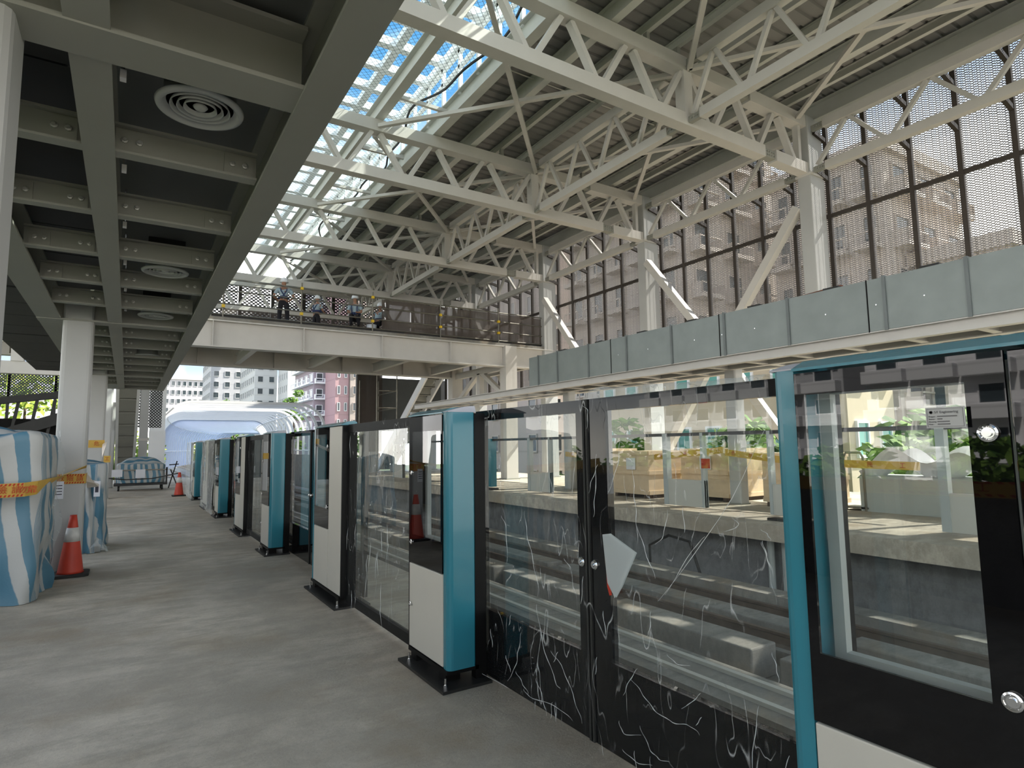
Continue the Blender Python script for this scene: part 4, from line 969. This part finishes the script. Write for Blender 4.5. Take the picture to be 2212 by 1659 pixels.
# ================================================================ CONES, TARPS, BARRIERS
def cone(x, y, z, h, lab, mat='red', grp='red traffic cones'):
    t = thing('traffic_cone', lab, 'traffic cone', (x, y, z), grp); k = h/.70
    w = .185*k
    MB().prism([(x-w, y-w*.8), (x-w*.8, y-w), (x+w*.8, y-w), (x+w, y-w*.8), (x+w, y+w*.8), (x+w*.8, y+w), (x-w*.8, y+w), (x-w, y+w*.8)], z, z+.035*k, 'Z').build('rubber_base', 'rubber', t, bevel=.008)
    MB().lathe([(.135*k, .035*k), (.125*k, .06*k), (.079*k, .40*k), (.048*k, .60*k), (.034*k, .70*k), (.026*k, .70*k)], (x, y, z), 28).build('cone_body', mat, t, smooth=True)
    MB().lathe([(.0825*k, .395*k), (.058*k, .555*k)], (x, y, z), 28).build('reflective_band', 'reflective', t, smooth=True)
    return t
cone(-.50, 8.90, 0, .70, 'red traffic cone with silver band in front of the left column')
cone(1.44, 21.9, 0, .74, 'red traffic cone at the far end beside the wrapped gates')
cone(3.6, 46, -1.3, .7, 'small orange cone between the far tracks', 'orange', None)
cone(2.9, 36, -1.3, .7, 'tiny orange cone on the near track beyond the platform end', 'orange', None)

def tarp(name, cx, cy_, wx, wy, h, lab, seed, top=None, ang=.0, skirt=.06, wrinkle=.05, sdir=0):
    b = MB(); nu, nv = 72, 44; at = []
    vs_ = []
    for i in range(nu):
        a = 2*PI*i/nu
        ca, sa = math.cos(a), math.sin(a); sq = 1/max(abs(ca), abs(sa)); sq = 1+(sq-1)*.82
        for j in range(nv+1):
            v = j/nv                                     # 0 top centre -> 1 floor
            if v < .35:
                q = v/.35; rx, ry = wx/2*q*sq, wy/2*q*sq; z = h*(1-.05*q*q)+(top(a, q) if top else 0)
                w = wrinkle*.35*q
            else:
                q = (v-.35)/.65; z = (h*.95+(top(a, 1) if top else 0))*(1-q); fl = 1+skirt*q*q; rx, ry = wx/2*sq*fl, wy/2*sq*fl
                w = wrinkle*(.35+q)
            nn = noise.noise(Vector((ca*4+seed, sa*4, z*1.3)))*w+noise.noise(Vector((a*7, seed, z*3)))*w*.6+noise.noise(Vector((a*16, seed, z*2)))*w*.4
            x, y = rx*ca, ry*sa; ln = math.hypot(x, y) or 1
            x += x/ln*nn; y += y/ln*nn; z += (noise.noise(Vector((x*4, y*4, seed)))*wrinkle*.6 if v < .4 else 0)
            xr = x*math.cos(ang)-y*math.sin(ang); yr = x*math.sin(ang)+y*math.cos(ang)
            vs_.append((cx+xr, cy_+yr, max(z, .004)))
            per = abs(ca)*wy > abs(sa)*wx; bx0, by0 = wx/2*ca*sq, wy/2*sa*sq
            if v < .33: at.append(x if sdir else y+.02)
            else: at.append((by0 if per else bx0)*1.0+(.12 if ca > 0 else .06)*z+noise.noise(Vector((bx0*3, by0*3, z*2.2+seed)))*.05)
    fs = [(i*(nv+1)+j, ((i+1) % nu)*(nv+1)+j, ((i+1) % nu)*(nv+1)+j+1, i*(nv+1)+j+1) for i in range(nu) for j in range(nv)]
    o = b.add(vs_, fs).build(name, 'tarp', smooth=True)
    ad = o.data.attributes.new('stripe', 'FLOAT', 'POINT'); ad.data.foreach_set('value', at)
    return tag(o, lab, 'tarpaulin', 'blue striped tarpaulins')
tarp('striped_tarpaulin', -1.33, 8.17, 1.30, 1.28, 1.70, 'big stack wrapped in blue and white striped tarpaulin at the left edge', 3, wrinkle=.10, skirt=.02)
tarp('striped_tarpaulin', -.48, 11.1, .46, .9, 1.32, 'wrapped object under striped tarpaulin right behind the first column', 8, wrinkle=.09)
tag(MB().grid(lambda u, v: (-.44+.26*u+.02*math.sin(v*9), 10.5+.6*v, .02+.18*math.sin(u*PI)*(.5+.5*math.sin(v*5))), 8, 16).build('foil_sheet', 'filmheavy', smooth=True), 'crumpled silvery foil sheet on the floor behind the column', 'foil')
tag(MB().grid(lambda u, v: (-.70+.10*u+.03*math.sin(v*14+u*4), 8.42-.05*u+.02*math.sin(v*11), .3+1.38*v), 8, 30).build('plastic_film', 'filmheavy', smooth=True), 'crumpled clear film on the right side of the wrapped stack', 'plastic film')
# cart with pile at the far end
t = thing('flat_cart', 'low flat cart with tarpaulin pile at the far end of the platform', 'cart', (.5, 26.4, 0))
MB().box(-.35, 1.3, 25.9, 27.0, .18, .26).build('deck', 'darkiron', t)
for x in (-.2, 1.15):
    for y in (26.0, 26.9): MB().lathe([(0, -.03), (.09, -.03), (.09, .03), (0, .03)], (x, y, .09), 14, 'X').build('wheel', 'rubber', t)
MB().box(1.25, 1.31, 25.88, 25.94, .18, .82).build('end_post', 'darkiron', t); MB().box(-.35, 1.3, 25.88, 25.94, .72, .76).build('rail', 'scaff', t)
o = tarp('striped_tarpaulin', .48, 26.45, 1.55, 1.1, 1.0, 'rounded pile under striped tarpaulin on the far cart', 17, wrinkle=.09, skirt=-.1, top=lambda a, q: -.25*q*q)
o.location.z += .27; o.scale = (1, 1, .95)
tag(MB().box(.30, .60, 25.865, 25.88, .45, .76).build('notice', 'paper'), 'pale notice sheet on the far tarpaulin pile', 'notice')
tag(MB().box(-.42, -.10, 25.6, 25.63, .52, .78).build('notice', 'paper'), 'pale lilac sign left of the far tarpaulin pile', 'notice')
tag(MB().tube([(-.42, 22, .62), (0, 22.3, .55), (.7, 22.3, .56), (1.44, 21.9, .72)], .018, 6).build('barrier_bar', 'darkiron'), 'dark bar strung from column to the far red cone', 'bar')
t = thing('sawhorse', 'crossed dark timber trestle beside the far cart', 'trestle', (1.55, 26.8, 0))
for p, q in (((1.4, 26.8, 0), (1.66, 26.8, 1.02)), ((1.72, 26.8, 0), (1.45, 26.8, .7)), ((1.4, 26.8, .88), (1.72, 26.8, .90))): MB().beam(p, q, .04, .05, up=(0, 1, 0)).build('bar', 'darkiron', t)

# tape ---------------------------------------------------------------------
def ribbon(pts, w, lab, txt=None, twist=None, mat='tape', name='barrier_tape', th=.002):
    pts = [Vector(p) for p in pts]; b = MB(); n = len(pts); vs_ = []
    tws = twist or [0]*n; nrm = []
    for i, p in enumerate(pts):
        d = (pts[min(i+1, n-1)]-pts[max(i-1, 0)]).normalized(); up = Vector((0, 0, 1)); sd = d.cross(up).normalized(); up = sd.cross(d).normalized()
        a = tws[i]; u = up*math.cos(a)+sd*math.sin(a); nr = d.cross(u).normalized(); nrm.append((d, u, nr))
        for q in (u*w/2+nr*th/2, u*w/2-nr*th/2, -u*w/2-nr*th/2, -u*w/2+nr*th/2): vs_.append(p+q)
    fs = [(0, 1, 2, 3), tuple(4*(n-1)+i for i in (3, 2, 1, 0))]
    for i in range(n-1):
        for k in range(4): fs.append((4*i+k, 4*i+(k+1) % 4, 4*i+4+(k+1) % 4, 4*i+4+k))
    t = thing(name, lab, 'barrier tape', tuple(pts[0])); b.add(vs_, fs).build('ribbon', mat, t); return t, nrm
def lerp(a, b, n): return [tuple(a[i]+(b[i]-a[i])*k/n for i in range(3)) for k in range(n+1)]
W_ = .13
tp, _ = ribbon([(-2.3, 7.27, 1.17), (-1.6, 7.30, 1.115), (-.98, 7.31, 1.092), (-.80, 7.33, 1.096), (-.715, 7.42, 1.105), (-.665, 7.75, 1.13), (-.63, 8.2, 1.155), (-.60, 8.7, 1.175), (-.55, 9.07, 1.205), (-.41, 9.10, 1.262)], W_, 'yellow barrier tape with red Chinese warning text across the striped stack', twist=[0, 0, 0, 0, .1, .6, 1.0, 1.2, 1.25, 1.25])
def stripes(t, a, b, n, zc_, side, w=W_):
    # printed slanted bars on both margins, laid just off the tape surface
    a, b = Vector(a), Vector(b); d = (b-a)/n; m_ = MB(); off = Vector(side)*.0025
    for i in range(n):
        for s_ in (-1, 1):
            z = s_*(w/2-.014); p = a+d*i+off
            m_.add([p+Vector((0, 0, z-.010)), p+d*.5+Vector((0, 0, z-.010)), p+d*.8+Vector((0, 0, z+.010)), p+d*.3+Vector((0, 0, z+.010))], [(0, 1, 2, 3)])
    m_.build('printed_bars', 'inkred', t)
stripes(tp, (-1.6, 7.296, 1.115), (-.98, 7.306, 1.092), 20, 0, (0, -1, 0)); stripes(tp, (-.98, 7.306, 1.092), (-.80, 7.326, 1.096), 6, 0, (0, -1, 0))
for ch, xx in (('工', -1.50), ('危', -1.38), ('險', -1.0), ('請', -.895), ('勿', -.835), ('靠', -.775), ('危', -1.10)):
    text_part(ch, .078, 'inkred', tp, (xx, 7.300+.012*(xx+1.0), 1.093), (1, 0, 0), (0, 0, 1), ext=.001)
# tape round the column, and twisted ends tied behind
tq = thing('barrier_tape', 'yellow warning tape wrapped round the first left column', 'barrier tape', (-.58, Y0, 1.12))
zt_ = 1.115; e_ = .166
b = MB(); b.box(-.58-e_, -.58+e_, Y0-e_-.002, Y0-e_, zt_-.06, zt_+.06); b.box(-.58+e_, -.58+e_+.002, Y0-e_, Y0+e_, zt_-.06, zt_+.06); b.build('ribbon', 'tape', tq)
stripes(tq, (-.74, Y0-e_-.001, zt_), (-.42, Y0-e_-.001, zt_), 12, 0, (0, -1, 0), .12)
for k, ch in enumerate('危險請'): text_part(ch, .075, 'inkred', tq, (-.70+k*.095, Y0-e_-.004, zt_), (1, 0, 0), (0, 0, 1), ext=.001)
tr_, _ = ribbon([(-.41, 9.3, 1.12), (-.38, 9.7, 1.0), (-.36, 10.4, .97), (-.34, 11.2, 1.08), (-.35, 12.5, 1.30), (-.38, 14.2, 1.5), (-.41, 15.58, 1.62)], .10, 'pale twisted tape sagging between the first and second left columns', twist=[0, 1, 2, 2.6, 3.1, 3.8, 4], mat=paint('pale_tape_back', (.70, .60, .50), .4, .1))
ts, _ = ribbon([(-.75, Y0+S-.17, 1.6), (-.41, Y0+S-.17, 1.6)], .16, 'yellow tape piece across the second left column')
text_part('危', .1, 'inkred', ts, (-.60, Y0+S-.175, 1.6), (1, 0, 0), (0, 0, 1), ext=.001)
ts, _ = ribbon([(-.75, Y0+2*S-.17, 1.2), (-.41, Y0+2*S-.17, 1.2)], .2, 'yellow tape piece across the third left column')
text_part('工', .12, 'inkred', ts, (-.56, Y0+2*S-.175, 1.2), (1, 0, 0), (0, 0, 1), ext=.001)
t = thing('paper_notice', 'white paper notice taped on the first left column', 'notice', (-.66, 9.12, 1.0))
MB().box(-.715, -.625, 9.125, 9.128, .88, 1.09).build('sheet', 'paper', t)
for j in range(4): MB().box(-.705, -.64, 9.123, 9.1248, 1.035-j*.035, 1.045-j*.035).build('text_line', 'ink', t)
t = thing('paper_notice', 'narrow white tag hanging on the wrapped object behind the column', 'notice', (-.36, 10.6, .95))
MB().box(-.375, -.30, 10.55, 10.553, .80, 1.02).build('sheet', 'paper', t); MB().box(-.36, -.32, 10.548, 10.5495, .86, .96).build('text_line', 'ink', t)

# ================================================================ BACKGROUND
def building(name, lab, x0, x1, y0, y1, z0, z1, wall, floors, cols_f, cols_s, mat_win='glasspane', balc=False, floor_h=3.2, sill=.35, grp=None, ww=.5, zstart=None, bmat=None, side='-X', front='-Y'):
    t = thing(name, lab, 'building', ((x0+x1)/2, (y0+y1)/2, z0), grp)
    MB().box(x0, x1, y0, y1, z0, z1).build('wall', wall, t)
    MB().box(x0-.3, x1+.3, y0-.3, y1+.3, z1, z1+.8).build('parapet', wall, t)
    zs = zstart if zstart is not None else z1-floors*floor_h
    def proto(nm, p, axis, w, h):
        b = MB()
        if axis == 'Y': b.frame('Y', p[1]-.12, p[1]+.02, p[0]-w/2, p[0]+w/2, p[2], p[2]+h, .1, .1, .14, .1)
        else: b.frame('X', p[0]-.12, p[0]+.02, p[1]-w/2, p[1]+w/2, p[2], p[2]+h, .1, .1, .14, .1)
        o = b.build('window', bmat or 'hood', t)
        b = MB()
        if axis == 'Y': b.box(p[0]-w/2+.1, p[0]+w/2-.1, p[1]-.05, p[1]-.02, p[2]+.14, p[2]+h-.1)
        else: b.box(p[0]-.05, p[0]-.02, p[1]-w/2+.1, p[1]+w/2-.1, p[2]+.14, p[2]+h-.1)
        b.build('pane', mat_win, o)
        if balc:
            b = MB(); e = .9
            if axis == 'Y': b.box(p[0]-w*.75, p[0]+w*.75, p[1]-e, p[1], p[2]-.5, p[2]-.3); b.frame('Y', p[1]-e, p[1]-e+.08, p[0]-w*.75, p[0]+w*.75, p[2]-.3, p[2]+.5, .08, .08, .1, .1); b.box(p[0]-w*.75, p[0]-w*.7, p[1]-e, p[1], p[2]-.3, p[2]+.5); b.box(p[0]+w*.7, p[0]+w*.75, p[1]-e, p[1], p[2]-.3, p[2]+.5)
            else: b.box(p[0]-e, p[0], p[1]-w*.75, p[1]+w*.75, p[2]-.5, p[2]-.3); b.frame('X', p[0]-e, p[0]-e+.08, p[1]-w*.75, p[1]+w*.75, p[2]-.3, p[2]+.5, .08, .08, .1, .1)
            b.build('balcony', bmat or 'hood', o)
        return o
    def place(o, d):
        c = o.copy(); col.objects.link(c); c.parent = t; c.location = Vector(o.location)+Vector(d)
        for ch in o.children: q = ch.copy(); col.objects.link(q); q.parent = c
    for axis, nc in (('Y', cols_f), ('X', cols_s)):
        if not nc: continue
        a, b_ = (x0, x1) if axis == 'Y' else (y0, y1); st = (b_-a)/nc; w = st*ww
        fy = y0 if axis == 'Y' else None
        if axis == 'Y': p = (a+st/2, y0, zs+.9)
        else: p = ((x0 if side == '-X' else x1), a+st/2, zs+.9)
        if axis == 'X' and side == '+X':
            # east-facing side: mirrored offsets
            b = MB().frame('X', x1-.02, x1+.12, a+st/2-w/2, a+st/2+w/2, zs+.9, zs+.9+floor_h*.5, .1, .1, .14, .1); o = b.build('window', bmat or 'hood', t)
            MB().box(x1+.02, x1+.05, a+st/2-w/2+.1, a+st/2+w/2-.1, zs+1.04, zs+.8+floor_h*.5).build('pane', mat_win, o)
            if balc: MB().box(x1, x1+1.1, a+st/2-w*.9, a+st/2+w*.9, zs-.1, zs+.9).build('balcony', bmat or 'hood', o)
        else: o = proto('w', p, axis, w, floor_h*.52)
        for i in range(nc):
            for j in range(floors):
                if i == j == 0: continue
                place(o, (i*st, 0, j*floor_h) if axis == 'Y' else (0, i*st, j*floor_h))
    return t
def fac(n, c): M[n] = facade(n, c, 3.2); return n
fac('b_cream', (.66, .55, .40)); fac('b_grey', (.50, .50, .52)); fac('b_lgrey', (.60, .60, .60)); fac('b_pink', (.44, .28, .29)); fac('b_mauve', (.36, .30, .34)); fac('b_tan', (.50, .44, .38)); fac('b_white', (.85, .84, .86)); fac('b_lattice', (.62, .58, .60)); fac('b_brown', (.44, .37, .33))
building('apartment_block', 'distant pale lattice-fronted apartment block left of the cream tower', 10.7, 25.5, 255, 275, -12, 27.6, 'b_lattice', 6, 8, 0, floor_h=3.3, ww=.66, bmat='b_lgrey')
building('apartment_tower', 'cream tower with sunlit top left of the grey towers', 19.3, 28, 190, 212, -12, 40, 'b_grey', 10, 3, 6, floor_h=3.1, bmat='b_lgrey')
building('apartment_tower', 'cream narrow tower in the gap behind the grey towers', 28.6, 31.3, 202, 220, -12, 42, 'b_cream', 10, 1, 4, floor_h=3.1, bmat='b_lgrey')
building('apartment_tower', 'grey stepped apartment tower left of the small conifer', 26.6, 32, 163, 187, -12, 36, 'b_lgrey', 10, 2, 8, floor_h=3.1, bmat='b_lgrey')
building('apartment_tower', 'grey apartment tower behind the small conifer', 32.1, 39.8, 151, 162, -12, 36, 'b_lgrey', 10, 1, 5, floor_h=3.1, ww=.3, bmat='b_lgrey')
building('apartment_block', 'mauve apartment block with stacked white bay balconies', 28.9, 33, 114, 129, -12, 31, 'b_mauve', 9, 2, 4, floor_h=3.0, balc=True, ww=.6)
building('apartment_block', 'pink apartment block right of the bay balconies', 30.75, 33.2, 106.5, 113, -12, 31, 'b_pink', 10, 2, 0, floor_h=3.0, ww=.42, bmat='b_lgrey')
building('apartment_block', 'brown recess tower joined to the pink block at its right', 33.3, 39, 106, 113, -12, 31, 'b_brown', 10, 4, 0, floor_h=3.0, ww=.4, bmat='b_brown')
building('apartment_block', 'brown apartment tower behind the middle of the perforated wall', 30, 38, 42, 58, -12, 34, 'b_brown', 13, 3, 5, floor_h=3.1, ww=.4, bmat='b_tan')
building('apartment_block', 'tan apartment tower behind the perforated wall left of the largest column', 30, 40, 26, 38, -12, 29, 'b_tan', 12, 3, 5, floor_h=3.1, ww=.45, balc=True, bmat='b_tan')
building('apartment_block', 'tan apartment tower behind the perforated wall right of the largest column', 36, 46, 16.4, 23.5, -12, 18.2, 'b_tan', 9, 3, 4, floor_h=3.1, balc=True, bmat='b_tan')
building('apartment_block', 'low tan building behind the right end of the perforated wall', 38, 48, 11.6, 16, -12, 11.4, 'b_tan', 5, 3, 3, floor_h=3.1, bmat='b_tan')
building('apartment_block', 'peach building low behind the opposite platform', 26, 30, 14, 30, -12, 6, 'b_cream', 5, 2, 8, 'greenpane', floor_h=3.1)
# left side, seen as reflections in the gate glass
building('apartment_block', 'white apartment block with dark balconies mirrored in the gate glass', -62, -48, 2, 26, -12, 34, 'b_white', 14, 0, 7, floor_h=3.1, balc=True, side='+X', bmat='b_white', ww=.5)
building('apartment_block', 'grey apartment block mirrored behind the white one', -66, -52, 30, 56, -12, 34, 'b_grey', 14, 0, 7, floor_h=3.1, balc=True, side='+X', bmat='b_white', ww=.5)
building('apartment_block', 'grey apartment block left of the mirrored white one', -64, -50, -24, -2, -12, 30, 'b_grey', 13, 0, 6, floor_h=3.1, side='+X', bmat='b_white', ww=.5)

def tree(x, y, z, r, h, lab, mat='leaf', n=900, grp='trees around the station', lz=.35):
    t = thing('leafy_tree', lab, 'tree', (x, y, z), grp)
    MB().tube([(x, y, z), (x+.1, y, z+h*.5), (x, y+.1, z+h*.9)], .2, 8, rs=[.28, .18, .06]).build('trunk', 'trunk', t)
    b = MB(); rnd = random.Random(int(x*31+y*17))
    blobs = [(rnd.uniform(-.6, .6)*r, rnd.uniform(-.6, .6)*r, h*rnd.uniform(.55, .95), rnd.uniform(.35, .6)*r) for _ in range(12)]
    for _ in range(n):
        bx, by, bz, br = rnd.choice(blobs); v = Vector((rnd.gauss(0, 1), rnd.gauss(0, 1), rnd.gauss(0, 1))).normalized()*br*rnd.uniform(.75, 1.05)
        p = Vector((x+bx, y+by, z+bz))+Vector((v.x, v.y, v.z*.75)); u = Vector((rnd.gauss(0, 1), rnd.gauss(0, 1), rnd.gauss(0, .5))).normalized(); w = u.orthogonal().normalized(); s_ = lz*rnd.uniform(.6, 1.2)
        b.add([p-u*s_, p+w*s_*.5, p+u*s_, p-w*s_*.5], [(0, 1, 2, 3)])
    b.build('foliage', mat, t); return t
tree(-1.4, 46, -11, 3.2, 13.4, 'yellow-green tree beyond the far end of our platform', 'leafy', 1600, lz=.3)
tree(-12, 62, -12, 6, 16, 'dark green tree behind the yellow-green one', 'leaf', 1600)
tree(-6.2, 54, -12, 4.6, 19.5, 'tree glimpsed at the far left below the perforated sheets', 'leafy', 1500)
tree(17.4, 78, -12, 1.3, 21.5, 'small dark conifer in front of the grey towers', 'leaf', 900, lz=.25)
tree(19.0, 140, -12, 3.4, 24.5, 'dark tree top just above the noise hood', 'leaf', 900)
for i, (x, y, r, h) in enumerate([(-24, 2, 3.4, 13.0), (-25, 9, 3.4, 13.6), (-24, 16, 3.4, 12.8), (-25, 23, 3.6, 13.8), (-24, -6, 3.4, 13), (-25, 30, 3.4, 13.4), (-24, 37.5, 3.4, 13), (-25, 45, 3.4, 13.4)]):
    tree(x, y, -12, r, h, f'leafy roadside tree mirrored in the gate glass, {ORD[i]} along the left side', 'leaf', 1500)
for i, (x, y, r, h) in enumerate([(21, 8, 3.5, 14.2), (22, 16, 3.5, 14.5), (22, 24, 4, 14.8)]):
    tree(x, y, -12, r, h, f'leafy tree beyond the opposite platform, {ORD[i]} from the right', 'leaf', 1300)
# open left edge of our platform: parapet and tape that the glass mirrors
tag(MB().box(-3.2, -3.05, -6, 19, 0, .95).build('parapet', 'fascia'), 'grey parapet along the open left edge of our platform', 'parapet')
tv, _ = ribbon([(-2.6, -2, 1.1), (-2.62, 3, 1.02), (-2.6, 9, 1.05)], .13, 'second yellow warning tape behind the left columns')
for k, ch in enumerate('施工危險請勿靠近施工危險請勿靠近'): text_part(ch, .095, 'inkred', tv, (-2.59, -.6+k*.3+(.25 if k % 8 > 3 else 0), 1.05), (0, 1, 0), (0, 0, 1), ext=.001)
stripes(tv, (-2.6, -2, 1.09), (-2.62, 3, 1.03), 60, 0, (1, 0, 0)); 

for o in list(bpy.data.objects):
    if '_w' in o: del o['_w']
